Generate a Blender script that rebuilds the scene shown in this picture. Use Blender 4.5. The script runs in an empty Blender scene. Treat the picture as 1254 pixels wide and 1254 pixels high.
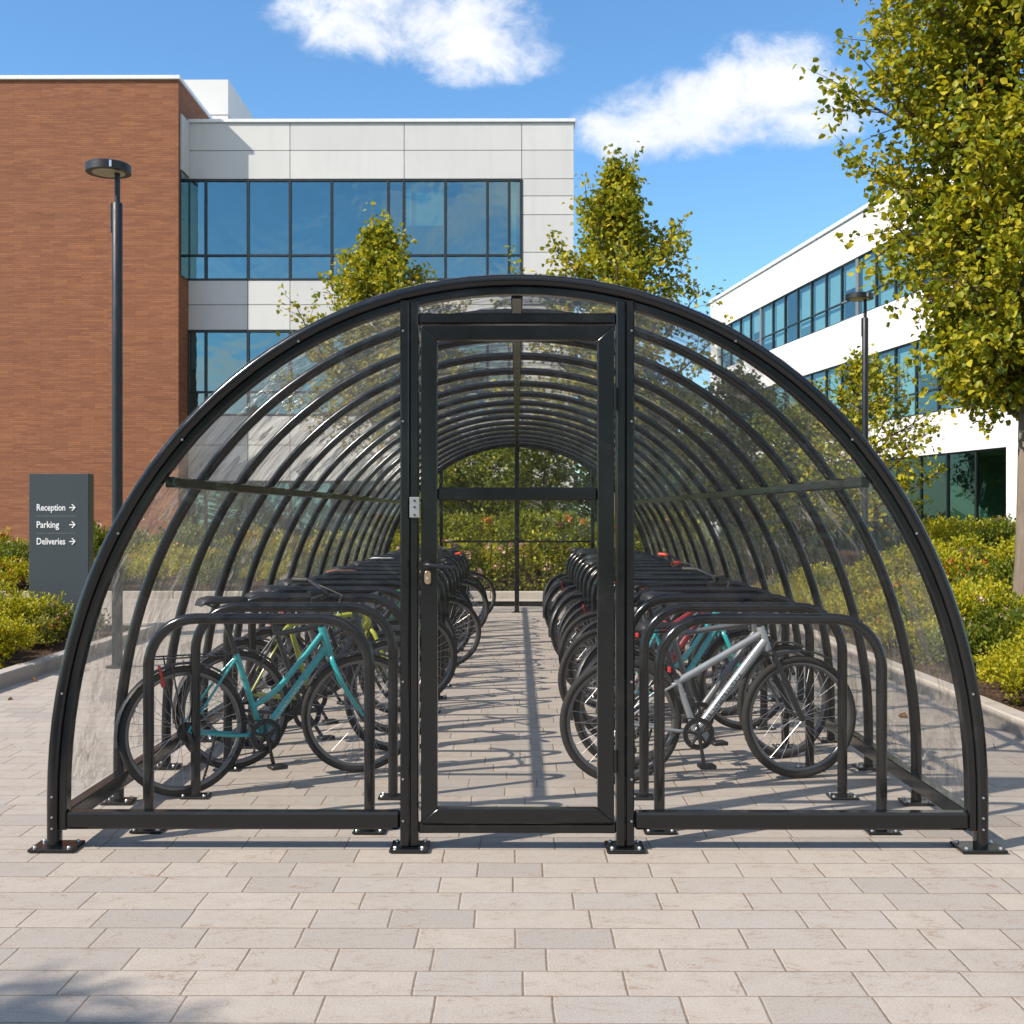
import bpy, math, random
import numpy as np
from mathutils import Vector, Matrix, Quaternion

PI = math.pi
R = math.radians
scene = bpy.context.scene
COL = scene.collection
rng = random.Random(7)

# ------------------------------------------------------------------ measuring: photo pixel + depth -> metres
F, CX, CY, EYE = 1463.0, 633.0, 627.0, 1.5
def PX(px, Y): return (px - CX) / F * Y
def PZ(py, Y): return EYE - (py - CY) / F * Y

# ------------------------------------------------------------------ node helpers
class NT:
    def __init__(self, tree):
        self.t = tree
    def n(self, typ, **kw):
        nd = self.t.nodes.new(typ)
        for k, v in kw.items():
            if hasattr(nd, k): setattr(nd, k, v)
        return nd
    def l(self, a, b): self.t.links.new(a, b)
    def val(self, sock, v):
        if isinstance(v, bpy.types.NodeSocket): self.l(v, sock)
        else: sock.default_value = v
    def math(self, op, a, b=None, c=None, clamp=False):
        nd = self.n('ShaderNodeMath', operation=op, use_clamp=clamp)
        self.val(nd.inputs[0], a)
        if b is not None: self.val(nd.inputs[1], b)
        if c is not None: self.val(nd.inputs[2], c)
        return nd.outputs[0]
    def mix(self, fac, a, b, blend='MIX'):
        nd = self.n('ShaderNodeMix', data_type='RGBA', blend_type=blend)
        self.val(nd.inputs[0], fac)
        for s, v in ((nd.inputs[6], a), (nd.inputs[7], b)):
            if isinstance(v, (tuple, list)): s.default_value = (v[0], v[1], v[2], 1)
            else: self.l(v, s)
        return nd.outputs[2]
    def noise(self, vec, scale, detail=4, rough=.55, dist=0, dim='3D'):
        nd = self.n('ShaderNodeTexNoise', noise_dimensions=dim)
        if vec is not None: self.l(vec, nd.inputs['Vector'])
        nd.inputs['Scale'].default_value = scale
        nd.inputs['Detail'].default_value = detail
        nd.inputs['Roughness'].default_value = rough
        nd.inputs['Distortion'].default_value = dist
        return nd.outputs['Fac']
    def ramp(self, fac, stops, interp='LINEAR'):
        nd = self.n('ShaderNodeValToRGB')
        cr = nd.color_ramp
        cr.interpolation = interp
        while len(cr.elements) < len(stops): cr.elements.new(.5)
        for e, (p, c) in zip(cr.elements, stops):
            e.position = p
            e.color = (c[0], c[1], c[2], 1) if isinstance(c, (tuple, list)) else (c, c, c, 1)
        self.l(fac, nd.inputs[0])
        return nd.outputs[0]
    def range(self, v, a, b, c=0., d=1., smooth=False):
        nd = self.n('ShaderNodeMapRange', interpolation_type='SMOOTHSTEP' if smooth else 'LINEAR')
        self.l(v, nd.inputs[0])
        for i, x in enumerate((a, b, c, d)): nd.inputs[i + 1].default_value = x
        return nd.outputs[0]
    def scalevec(self, vec, s):
        nd = self.n('ShaderNodeMapping')
        self.l(vec, nd.inputs[0])
        nd.inputs['Scale'].default_value = s
        return nd.outputs[0]
    def bump(self, h, strength, dist):
        nd = self.n('ShaderNodeBump')
        nd.inputs['Strength'].default_value = strength
        nd.inputs['Distance'].default_value = dist
        self.l(h, nd.inputs['Height'])
        return nd.outputs[0]

def new_mat(name):
    m = bpy.data.materials.new(name)
    m.use_nodes = True
    m.node_tree.nodes.clear()
    h = NT(m.node_tree)
    out = h.n('ShaderNodeOutputMaterial')
    return m, h, out
def principled(h, out, base=(.5, .5, .5), rough=.5, metal=0., spec=.5, coat=0.):
    p = h.n('ShaderNodeBsdfPrincipled')
    if isinstance(base, (tuple, list)): p.inputs['Base Color'].default_value = (*base[:3], 1)
    else: h.l(base, p.inputs['Base Color'])
    h.val(p.inputs['Roughness'], rough)
    h.val(p.inputs['Metallic'], metal)
    p.inputs['Specular IOR Level'].default_value = spec
    p.inputs['Coat Weight'].default_value = coat
    p.inputs['Coat Roughness'].default_value = .12
    h.l(p.outputs[0], out.inputs[0])
    return p
def pos(h): return h.n('ShaderNodeNewGeometry').outputs['Position']
def objco(h): return h.n('ShaderNodeTexCoord').outputs['Object']

MATS = {}
def paint(name, c, rough=.4, metal=0., spec=.5, coat=0., var=.12, scale=9., bump=0.):
    if name in MATS: return MATS[name]
    m, h, out = new_mat(name)
    nz = h.noise(objco(h), scale, 5, .6)
    dark = tuple(x * (1 - var) for x in c)
    light = tuple(min(1, x * (1 + var)) for x in c)
    col = h.mix(nz, dark, light)
    p = principled(h, out, col, h.range(nz, .3, .7, max(.03, rough - .07), min(1, rough + .1)), metal, spec, coat)
    if bump:
        h.l(h.bump(h.noise(objco(h), 60, 3), bump, .002), p.inputs['Normal'])
    MATS[name] = m
    return m

M_STEEL = None
def steel_paint():
    m, h, out = new_mat('black_powder_coat')
    P = pos(h)
    fine = h.noise(P, 55, 5, .6)
    wear = h.noise(P, 6.5, 6, .65)
    wear2 = h.range(wear, .56, .72, 0, 1, True)
    col = h.mix(wear2, (.006, .007, .008), (.013, .013, .013))
    p = principled(h, out, col, h.range(wear, .3, .7, .11, .26), 0, .5, .0)
    h.l(h.bump(fine, .02, .0006), p.inputs['Normal'])
    return m
M_STEEL = steel_paint()
M_BLACK = paint('satin_black', (.012, .012, .013), .42)
M_RUBBER = paint('tyre_rubber', (.022, .021, .020), .78, spec=.3, var=.3, scale=30)
M_CHROME = paint('brushed_metal', (.55, .55, .56), .28, 1., var=.1)
M_DARKMETAL = paint('dark_metal', (.05, .05, .052), .35, .8, var=.25)
M_SPOKE = paint('spoke_steel', (.42, .42, .43), .35, .9)
M_RIM = paint('rim_alloy', (.16, .16, .165), .36, .8)
M_RIMB = paint('rim_black', (.03, .03, .03), .35, .4)
M_LEATHER = paint('saddle_vinyl', (.014, .013, .013), .5, var=.3, scale=30)
M_BRASS = paint('worn_brass', (.55, .38, .24), .3, .9)
M_PLATE = paint('lock_plate_alloy', (.36, .37, .385), .38, .55)
M_RED = paint('red_reflector', (.55, .03, .02), .2, coat=.6)
M_BOLT = paint('zinc_bolt', (.6, .61, .62), .3, .9)
M_CABLE = paint('cable_housing', (.018, .018, .018), .5)

def glass_sheet(name, tint=(.93, .95, .94), haze=.07, warp=.35, f0=.05, veil=(.74, .72, .68), shards=0.):
    """clear plastic sheet: lets light through, reflects by Fresnel, slightly scuffed"""
    m, h, out = new_mat(name)
    P = pos(h)
    big = h.noise(P, 1.7, 3, .5, .6)
    scuff = h.noise(P, 9, 6, .7, 1.5)
    bmp = h.bump(h.math('ADD', big, h.math('MULTIPLY', h.noise(P, 5, 2), .25)), warp, .12)
    if shards:
        vo = h.n('ShaderNodeTexVoronoi', feature='F1'); vo.inputs['Scale'].default_value = 5.5
        dv = h.n('ShaderNodeVectorMath', operation='ADD')
        nzc = h.n('ShaderNodeTexNoise'); nzc.inputs['Scale'].default_value = 3.5; h.l(P, nzc.inputs['Vector'])
        sc1 = h.n('ShaderNodeVectorMath', operation='SCALE'); h.l(nzc.outputs['Color'], sc1.inputs[0]); sc1.inputs['Scale'].default_value = .35
        h.l(h.scalevec(P, (1.2, .55, .8)), dv.inputs[0]); h.l(sc1.outputs[0], dv.inputs[1]); h.l(dv.outputs[0], vo.inputs['Vector'])
        sb = h.n('ShaderNodeVectorMath', operation='SUBTRACT'); h.l(vo.outputs['Color'], sb.inputs[0]); sb.inputs[1].default_value = (.5, .5, .5)
        s2 = h.n('ShaderNodeVectorMath', operation='SCALE'); h.l(sb.outputs[0], s2.inputs[0])
        h.l(h.range(h.noise(P, 1.1, 2), .42, .6, 0, shards, True), s2.inputs['Scale'])
        ad = h.n('ShaderNodeVectorMath', operation='ADD'); h.l(bmp, ad.inputs[0]); h.l(s2.outputs[0], ad.inputs[1])
        no = h.n('ShaderNodeVectorMath', operation='NORMALIZE'); h.l(ad.outputs[0], no.inputs[0]); bmp = no.outputs[0]
    tr = h.n('ShaderNodeBsdfTransparent'); tr.inputs[0].default_value = (*tint, 1)
    df = h.n('ShaderNodeBsdfDiffuse'); df.inputs[0].default_value = (*veil, 1)
    tl = h.n('ShaderNodeBsdfTranslucent'); tl.inputs[0].default_value = (*veil, 1)
    dd = h.n('ShaderNodeMixShader'); dd.inputs[0].default_value = .5
    h.l(df.outputs[0], dd.inputs[1]); h.l(tl.outputs[0], dd.inputs[2])
    m1 = h.n('ShaderNodeMixShader')
    h.l(h.range(scuff, .35, .75, haze * .7, haze * 1.35), m1.inputs[0])
    h.l(tr.outputs[0], m1.inputs[1]); h.l(dd.outputs[0], m1.inputs[2])
    gl = h.n('ShaderNodeBsdfGlossy'); gl.inputs['Roughness'].default_value = .03
    gl.inputs[0].default_value = (1, 1, 1, 1)
    h.l(bmp, gl.inputs['Normal'])
    lw = h.n('ShaderNodeLayerWeight'); h.l(bmp, lw.inputs['Normal'])
    m2 = h.n('ShaderNodeMixShader')
    h.l(h.math('ADD', f0, h.math('MULTIPLY', h.math('POWER', lw.outputs['Facing'], 5.), .92 - f0), clamp=True), m2.inputs[0])
    h.l(m1.outputs[0], m2.inputs[1]); h.l(gl.outputs[0], m2.inputs[2])
    h.l(m2.outputs[0], out.inputs[0])
    return m
M_SHEET = glass_sheet('clear_polycarbonate', (.99, .975, .95), .09, .6, .055, (.90, .86, .80), .42)
M_PANE = glass_sheet('clear_door_pane', (.985, .985, .98), .006, .1, .016)

def window_glass(name, tint, refl, fac):
    """coated glass: mirrors the sky, lets a tinted view of the room through"""
    m, h, out = new_mat(name)
    P = pos(h)
    geo = h.n('ShaderNodeNewGeometry')
    big = h.noise(P, .55, 3, .5, .5)
    tr = h.n('ShaderNodeBsdfTransparent'); tr.inputs[0].default_value = (*tint, 1)
    gl = h.n('ShaderNodeBsdfGlossy'); gl.inputs['Roughness'].default_value = .012
    h.l(h.mix(geo.outputs['Random Per Island'], tuple(x * .88 for x in refl), refl), gl.inputs[0])
    h.l(h.bump(big, .05, .4), gl.inputs['Normal'])
    lw = h.n('ShaderNodeLayerWeight')
    f = h.math('ADD', h.math('MULTIPLY', h.math('POWER', lw.outputs['Facing'], 4.), .7), h.math('ADD', fac - .03, h.math('MULTIPLY', geo.outputs['Random Per Island'], .06)), clamp=True)
    mx = h.n('ShaderNodeMixShader'); h.l(f, mx.inputs[0])
    h.l(tr.outputs[0], mx.inputs[1]); h.l(gl.outputs[0], mx.inputs[2])
    h.l(mx.outputs[0], out.inputs[0])
    return m
M_WIN = window_glass('blue_coated_glass', (.22, .46, .50), (.50, .75, .79), .37)
M_WIN2 = window_glass('pale_coated_glass', (.50, .74, .76), (.62, .79, .82), .24)
M_WIN3 = window_glass('green_ground_floor_glass', (.25, .50, .40), (.6, .75, .68), .09)
M_ROOM = paint('room_wall', (.36, .37, .36), .8); M_BLIND = paint('pale_blind', (.62, .64, .62), .7); M_DESK = paint('dim_office_furniture', (.10, .09, .085), .6)

def leaf_mat(name, stops, trans=.46, gloss=.4):
    m, h, out = new_mat(name)
    geo = h.n('ShaderNodeNewGeometry')
    oi = h.n('ShaderNodeObjectInfo')
    f = h.math('FRACT', h.math('ADD', geo.outputs['Random Per Island'], h.math('MULTIPLY', oi.outputs['Random'], .0)))
    clump = h.noise(objco(h), 1.6, 3, .5)
    f = h.math('ADD', h.math('MULTIPLY', f, .72), h.math('MULTIPLY', h.math('SUBTRACT', clump, .28), .62), clamp=True)
    col = h.ramp(f, stops)
    p = h.n('ShaderNodeBsdfPrincipled')
    h.l(col, p.inputs['Base Color'])
    p.inputs['Roughness'].default_value = .48
    p.inputs['Specular IOR Level'].default_value = gloss
    tl = h.n('ShaderNodeBsdfTranslucent')
    h.l(h.mix(.25, col, (.34, .32, .02)), tl.inputs[0])
    mx = h.n('ShaderNodeMixShader'); mx.inputs[0].default_value = trans
    h.l(p.outputs[0], mx.inputs[1]); h.l(tl.outputs[0], mx.inputs[2])
    h.l(mx.outputs[0], out.inputs[0])
    return m
L_TREE = leaf_mat('autumn_tree_leaf', [(0, (.055, .10, .008)), (.28, (.17, .215, .012)), (.55, (.37, .355, .016)), (.85, (.58, .47, .020)), (.96, (.56, .36, .02)), (1, (.46, .18, .02))])
L_FAR = leaf_mat('darker_tree_leaf', [(0, (.05, .085, .014)), (.45, (.14, .19, .018)), (.8, (.30, .31, .022)), (1, (.50, .40, .025))])
L_YEL = leaf_mat('yellow_shrub_leaf', [(0, (.16, .19, .010)), (.4, (.36, .35, .012)), (.8, (.54, .46, .016)), (1, (.60, .42, .02))])
L_GRN = leaf_mat('green_shrub_leaf', [(0, (.045, .075, .010)), (.5, (.12, .16, .012)), (.9, (.26, .27, .016)), (1, (.36, .31, .02))])
L_OLV = leaf_mat('olive_shrub_leaf', [(0, (.09, .11, .02)), (.5, (.20, .21, .03)), (.85, (.34, .31, .04)), (1, (.40, .2, .03))])
L_HEDGE = leaf_mat('hedge_leaf', [(0, (.06, .09, .010)), (.5, (.16, .19, .012)), (.8, (.32, .31, .016)), (1, (.52, .40, .02))])
L_RED = leaf_mat('orange_red_blossom', [(0, (.40, .05, .02)), (.6, (.48, .16, .03)), (1, (.50, .28, .03))], .3)
L_PINK = leaf_mat('pale_pink_blossom', [(0, (.45, .22, .20)), (1, (.55, .40, .36))], .3)

def bark_mat(name, c):
    m, h, out = new_mat(name)
    v = h.scalevec(objco(h), (9, 9, 1.6))
    n1 = h.noise(v, 2.2, 6, .65, .8)
    n2 = h.noise(objco(h), 2.0, 3)
    col = h.mix(n1, tuple(x * .55 for x in c), tuple(x * 1.35 for x in c))
    col = h.mix(h.range(n2, .5, .7), col, tuple(x * 1.1 for x in c))
    p = principled(h, out, col, .85, 0, .2)
    h.l(h.bump(n1, .5, .02), p.inputs['Normal'])
    return m
M_BARK = bark_mat('grey_brown_bark', (.19, .15, .115))
M_TWIG = bark_mat('twig_bark', (.10, .075, .05))

# ------------------------------------------------------------------ mesh builder
def obj_from(name, me, mat, parent=None):
    o = bpy.data.objects.new(name, me)
    COL.objects.link(o)
    if mat: me.materials.append(mat)
    if parent: o.parent = parent
    return o

class MB:
    def __init__(self):
        self.v = []; self.f = []
    def add(self, vs, fs):
        b = len(self.v)
        self.v += [tuple(x) for x in vs]
        self.f += [tuple(i + b for i in f) for f in fs]
        return self
    def box(self, x0, x1, y0, y1, z0, z1, c=0.):
        """axis box; c chamfers the vertical+horizontal edges cheaply (corner-cut)"""
        if x0 > x1: x0, x1 = x1, x0
        if y0 > y1: y0, y1 = y1, y0
        if z0 > z1: z0, z1 = z1, z0
        if not c:
            vs = [(x, y, z) for z in (z0, z1) for y in (y0, y1) for x in (x0, x1)]
            fs = [(0, 2, 3, 1), (4, 5, 7, 6), (0, 1, 5, 4), (1, 3, 7, 5), (3, 2, 6, 7), (2, 0, 4, 6)]
            return self.add(vs, fs)
        # chamfered box: 24 verts
        vs = []; idx = {}
        for ix, x in enumerate((x0, x1)):
            for iy, y in enumerate((y0, y1)):
                for iz, z in enumerate((z0, z1)):
                    sx, sy, sz = (1, -1)[ix], (1, -1)[iy], (1, -1)[iz]
                    idx[ix, iy, iz, 0] = len(vs); vs.append((x, y + sy * c, z + sz * c))
                    idx[ix, iy, iz, 1] = len(vs); vs.append((x + sx * c, y, z + sz * c))
                    idx[ix, iy, iz, 2] = len(vs); vs.append((x + sx * c, y + sy * c, z))
        fs = []
        for ix in (0, 1): fs.append([idx[ix, a, b, 0] for a, b in ((0, 0), (1, 0), (1, 1), (0, 1))][::(1 if ix else -1)])
        for iy in (0, 1): fs.append([idx[a, iy, b, 1] for a, b in ((0, 0), (0, 1), (1, 1), (1, 0))][::(1 if iy else -1)])
        for iz in (0, 1): fs.append([idx[a, b, iz, 2] for a, b in ((0, 0), (1, 0), (1, 1), (0, 1))][::(1 if iz else -1)])
        for ix in (0, 1):
            for iy in (0, 1):
                q = [idx[ix, iy, 0, 0], idx[ix, iy, 1, 0], idx[ix, iy, 1, 1], idx[ix, iy, 0, 1]]
                fs.append(q if (ix + iy) % 2 else q[::-1])
        for ix in (0, 1):
            for iz in (0, 1):
                q = [idx[ix, 0, iz, 0], idx[ix, 1, iz, 0], idx[ix, 1, iz, 2], idx[ix, 0, iz, 2]]
                fs.append(q[::-1] if (ix + iz) % 2 else q)
        for iy in (0, 1):
            for iz in (0, 1):
                q = [idx[0, iy, iz, 1], idx[1, iy, iz, 1], idx[1, iy, iz, 2], idx[0, iy, iz, 2]]
                fs.append(q if (iy + iz) % 2 else q[::-1])
        for ix in (0, 1):
            for iy in (0, 1):
                for iz in (0, 1):
                    q = [idx[ix, iy, iz, k] for k in (0, 1, 2)]
                    fs.append(q if (ix + iy + iz) % 2 else q[::-1])
        return self.add(vs, fs)
    def tube(self, pts, r, seg=10, cap=True, squash=1.):
        pts = [Vector(p) for p in pts]
        n = len(pts)
        rs = r if isinstance(r, (list, tuple)) else [r] * n
        t = [(pts[min(i + 1, n - 1)] - pts[max(i - 1, 0)]).normalized() for i in range(n)]
        up = Vector((0, 0, 1)) if abs(t[0].z) < .9 else Vector((1, 0, 0))
        a = t[0].cross(up).normalized()
        vs = []
        for i in range(n):
            if i:
                q = t[i - 1].rotation_difference(t[i])
                a = (q @ a)
                a = (a - t[i] * a.dot(t[i])).normalized()
            b = t[i].cross(a)
            for k in range(seg):
                an = 2 * PI * k / seg
                vs.append(pts[i] + (a * math.cos(an) + b * math.sin(an) * squash) * rs[i])
        fs = []
        for i in range(n - 1):
            for k in range(seg):
                k2 = (k + 1) % seg
                fs.append((i * seg + k, i * seg + k2, (i + 1) * seg + k2, (i + 1) * seg + k))
        if cap:
            fs.append(tuple(range(seg))[::-1]); fs.append(tuple((n - 1) * seg + k for k in range(seg)))
        return self.add(vs, fs)
    def ring(self, c, axis, R0, prof, seg=48):
        """revolve a closed profile [(radial, axial)] about axis through c"""
        c = Vector(c); ax = Vector(axis).normalized()
        u = ax.orthogonal().normalized(); w = ax.cross(u)
        m = len(prof); vs = []
        for i in range(seg):
            an = 2 * PI * i / seg
            d = u * math.cos(an) + w * math.sin(an)
            for (pr, pa) in prof: vs.append(c + d * (R0 + pr) + ax * pa)
        fs = []
        for i in range(seg):
            j = (i + 1) % seg
            for k in range(m):
                k2 = (k + 1) % m
                fs.append((i * m + k, j * m + k, j * m + k2, i * m + k2))
        return self.add(vs, fs)
    def lathe(self, c, prof, seg=24, axis='z'):
        c = Vector(c); vs = []; fs = []
        for (r, z) in prof:
            for k in range(seg):
                an = 2 * PI * k / seg
                p = (r * math.cos(an), r * math.sin(an), z)
                if axis == 'y': p = (p[0], p[2], p[1])
                vs.append(c + Vector(p))
        for i in range(len(prof) - 1):
            for k in range(seg):
                k2 = (k + 1) % seg
                fs.append((i * seg + k, i * seg + k2, (i + 1) * seg + k2, (i + 1) * seg + k))
        fs.append(tuple(range(seg))[::-1]); fs.append(tuple((len(prof) - 1) * seg + k for k in range(seg)))
        return self.add(vs, fs)
    def sweep(self, frames, prof):
        """frames: list of (origin, u, v); prof closed list of (a,b)"""
        m = len(prof); vs = []; fs = []
        for (o, u, v) in frames:
            for (a, b) in prof: vs.append(o + u * a + v * b)
        for i in range(len(frames) - 1):
            for k in range(m):
                k2 = (k + 1) % m
                fs.append((i * m + k, i * m + k2, (i + 1) * m + k2, (i + 1) * m + k))
        fs.append(tuple(range(m))[::-1]); fs.append(tuple((len(frames) - 1) * m + k for k in range(m)))
        return self.add(vs, fs)
    def prism(self, poly, y0, y1):
        """poly in (x,z), extruded along y"""
        m = len(poly)
        vs = [(x, y0, z) for x, z in poly] + [(x, y1, z) for x, z in poly]
        fs = [tuple(range(m)), tuple(range(m, 2 * m))[::-1]]
        for k in range(m):
            k2 = (k + 1) % m
            fs.append((k, k + m, k2 + m, k2))
        return self.add(vs, fs)
    def poly(self, pts): return self.add(pts, [tuple(range(len(pts)))])
    def xf(self, M, start=0):
        for i in range(start, len(self.v)): self.v[i] = tuple(M @ Vector(self.v[i]))
        return self
    def build(self, name, mat, parent=None, smooth=35, bevel=0.):
        me = bpy.data.meshes.new(name)
        me.from_pydata(self.v, [], self.f)
        import bmesh
        bm = bmesh.new(); bm.from_mesh(me)
        bmesh.ops.recalc_face_normals(bm, faces=bm.faces)
        bm.to_mesh(me); bm.free()
        if smooth:
            me.polygons.foreach_set('use_smooth', [True] * len(me.polygons))
            me.set_sharp_from_angle(angle=R(smooth))
        o = obj_from(name, me, mat, parent)
        if bevel:
            b = o.modifiers.new('edge', 'BEVEL'); b.width = bevel; b.segments = 2; b.limit_method = 'ANGLE'; b.angle_limit = R(40)
        return o

def empty(name, loc=(0, 0, 0), rz=0.):
    o = bpy.data.objects.new(name, None)
    COL.objects.link(o)
    o.location = loc; o.rotation_euler = (0, 0, rz)
    o.empty_display_size = .2
    return o
def tag(o, label=None, cat=None, group=None, kind=None):
    if label: o['label'] = label
    if cat: o['category'] = cat
    if group: o['group'] = group
    if kind: o['kind'] = kind
    return o
def copy_tree(o, parent=None, remat=None):
    c = o.copy(); COL.objects.link(c)
    c.parent = parent
    if remat and o.type == 'MESH':
        for i, s in enumerate(c.material_slots):
            if s.material in remat:
                nm = remat[s.material]
                s.link = 'OBJECT'; s.material = nm
    for ch in list(o.children): copy_tree(ch, c, remat)
    return c

ORD = ['first', 'second', 'third', 'fourth', 'fifth', 'sixth', 'seventh', 'eighth', 'ninth', 'tenth', 'eleventh', 'twelfth',
       'thirteenth', 'fourteenth', 'fifteenth', 'sixteenth', 'seventeenth', 'eighteenth', 'nineteenth', 'twentieth']

# ================================================================== SETTING
def paving_mat():
    m, h, out = new_mat('sandstone_paving')
    P = pos(h)
    sp = h.n('ShaderNodeSeparateXYZ'); h.l(P, sp.inputs[0])
    wob = h.math('MULTIPLY', h.math('SUBTRACT', h.noise(P, 3.5, 3), .5), .010)
    y = h.math('DIVIDE', h.math('ADD', h.math('ADD', sp.outputs[1], 50.03), wob), .2005)
    row = h.math('FLOOR', y)
    fy = h.math('FRACT', y)
    ey = h.math('MULTIPLY', h.math('MINIMUM', fy, h.math('SUBTRACT', 1., fy)), .2005)
    # slight slant so the joints lean as hand-laid ones do
    w = h.math('ADD', h.math('DIVIDE', h.math('ADD', sp.outputs[0], wob), .35), h.math('MULTIPLY', row, 17.377))
    v1 = h.n('ShaderNodeTexVoronoi', voronoi_dimensions='1D', feature='DISTANCE_TO_EDGE')
    v1.inputs['Scale'].default_value = 1.; v1.inputs['Randomness'].default_value = .72
    h.l(w, v1.inputs['W'])
    v2 = h.n('ShaderNodeTexVoronoi', voronoi_dimensions='1D', feature='F1')
    v2.inputs['Scale'].default_value = 1.; v2.inputs['Randomness'].default_value = .72
    h.l(w, v2.inputs['W'])
    ex = h.math('MULTIPLY', v1.outputs['Distance'], .35)
    e = h.math('MINIMUM', ex, ey)
    rough_e = h.math('ADD', e, h.math('MULTIPLY', h.math('SUBTRACT', h.noise(P, 40, 3), .5), .004))
    joint = h.range(rough_e, .0012, .0036, 1, 0, True)
    edge = h.range(rough_e, .001, .0065, 1, 0, True)
    cs = h.n('ShaderNodeSeparateColor'); h.l(v2.outputs['Color'], cs.inputs[0])
    rnd = cs.outputs[0]; rnd2 = cs.outputs[1]
    base = h.ramp(rnd, [(0, (.285, .262, .238)), (.2, (.345, .31, .272)), (.5, (.380, .335, .287)), (.8, (.392, .345, .295)), (.92, (.335, .308, .28)), (1, (.435, .385, .332))])
    grain = h.noise(P, 140, 4, .7)
    mott = h.noise(P, 7, 6, .62, .6)
    veins = h.noise(h.scalevec(P, (1, 2.4, 1)), 2.2, 6, .6, 2.2)
    base = h.mix(h.range(mott, .35, .65), base, h.mix(.5, base, (.30, .26, .225)))
    base = h.mix(h.math('MULTIPLY', h.range(grain, .35, .75), .34), base, (.56, .49, .42))
    base = h.mix(h.math('MULTIPLY', h.range(grain, .5, .3), .5), base, (.17, .145, .125))
    vein = h.math('MULTIPLY', h.range(h.math('ABSOLUTE', h.math('SUBTRACT', veins, .5)), 0, .014, 1, 0, True), h.range(mott, .42, .62))
    base = h.mix(h.math('MULTIPLY', vein, .75), base, (.22, .12, .06))
    big = h.noise(P, .55, 4, .6)
    base = h.mix(h.math('MULTIPLY', h.range(big, .45, .75), .22), base, (.27, .235, .205))
    stain = h.range(h.noise(P, 2.6, 5, .7, .5), .60, .75)
    base = h.mix(h.math('MULTIPLY', stain, .30), base, (.24, .20, .17))
    sv = h.n('ShaderNodeTexVoronoi', feature='F1'); sv.inputs['Scale'].default_value = 2.3; h.l(P, sv.inputs['Vector'])
    ss = h.n('ShaderNodeSeparateColor'); h.l(sv.outputs['Color'], ss.inputs[0])
    spot = h.math('LESS_THAN', h.math('ADD', sv.outputs['Distance'], h.math('MULTIPLY', h.noise(P, 45, 2), .02)), h.math('MULTIPLY', h.range(ss.outputs[0], .55, 1., 0, 1), .055))
    base = h.mix(h.math('MULTIPLY', spot, .55), base, h.mix(ss.outputs[1], (.13, .11, .10), (.30, .17, .08)))
    base = h.mix(h.math('MULTIPLY', edge, .35), base, (.30, .23, .17))
    base = h.mix(h.math('MULTIPLY', joint, h.range(h.noise(P, 1.3, 3), .3, .6, .55, 1)), base, h.mix(h.noise(P, 4, 2), (.11, .085, .066), (.23, .155, .095)))
    p = principled(h, out, base, h.range(mott, .3, .7, .62, .85), 0, .28)
    hgt = h.math('ADD', h.math('MULTIPLY', edge, -1.0), h.math('ADD', h.math('MULTIPLY', grain, .22), h.math('ADD', h.math('MULTIPLY', mott, .35), h.math('MULTIPLY', rnd2, .25))))
    h.l(h.bump(hgt, .5, .006), p.inputs['Normal'])
    return m
def soil_mat():
    m, h, out = new_mat('bark_mulch_soil')
    P = pos(h)
    v = h.n('ShaderNodeTexVoronoi'); v.inputs['Scale'].default_value = 34
    h.l(P, v.inputs['Vector'])
    n = h.noise(P, 3, 5)
    col = h.ramp(h.math('ADD', h.math('MULTIPLY', n, .5), h.math('MULTIPLY', v.outputs['Color'], .5)),
                 [(.2, (.022, .014, .010)), (.5, (.06, .036, .022)), (.8, (.12, .07, .042)), (1, (.2, .13, .085))])
    p = principled(h, out, col, .95, 0, .15)
    h.l(h.bump(v.outputs['Distance'], .9, .02), p.inputs['Normal'])
    return m
def kerb_mat():
    m, h, out = new_mat('kerb_stone')
    P = pos(h)
    n = h.noise(P, 5, 6, .65); g = h.noise(P, 90, 3, .6)
    col = h.mix(n, (.28, .25, .215), (.43, .385, .33))
    col = h.mix(h.math('MULTIPLY', g, .25), col, (.52, .47, .42))
    st = h.range(h.noise(P, 1.7, 5, .7), .52, .72)
    col = h.mix(h.math('MULTIPLY', st, .5), col, (.15, .13, .105))
    p = principled(h, out, col, .8, 0, .25)
    h.l(h.bump(h.math('ADD', n, h.math('MULTIPLY', g, .3)), .35, .008), p.inputs['Normal'])
    return m
def ground_mat():
    m, h, out = new_mat('rough_grass_ground')
    P = pos(h)
    n = h.noise(P, .5, 6, .6); g = h.noise(P, 20, 3, .6)
    col = h.mix(n, (.05, .06, .02), (.11, .11, .04))
    col = h.mix(h.math('MULTIPLY', g, .4), col, (.16, .14, .07))
    p = principled(h, out, col, .95, 0, .1)
    return m

def grid_sheet(name, x0, x1, y0, y1, zf, nx, ny, mat):
    mb = MB()
    vs = []; fs = []
    for j in range(ny + 1):
        for i in range(nx + 1):
            x = x0 + (x1 - x0) * i / nx; y = y0 + (y1 - y0) * j / ny
            vs.append((x, y, zf(x, y)))
    for j in range(ny):
        for i in range(nx):
            a = j * (nx + 1) + i
            fs.append((a, a + 1, a + nx + 2, a + nx + 1))
    mb.add(vs, fs)
    return mb.build(name, mat, smooth=80)

g = grid_sheet('ground', -900, 900, -900, 1500, lambda x, y: -.012, 4, 4, ground_mat()); tag(g, kind='structure')
pv = grid_sheet('paving', -42, 42, -14, 44, lambda x, y: 0., 2, 2, paving_mat()); tag(pv, kind='structure')

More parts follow.
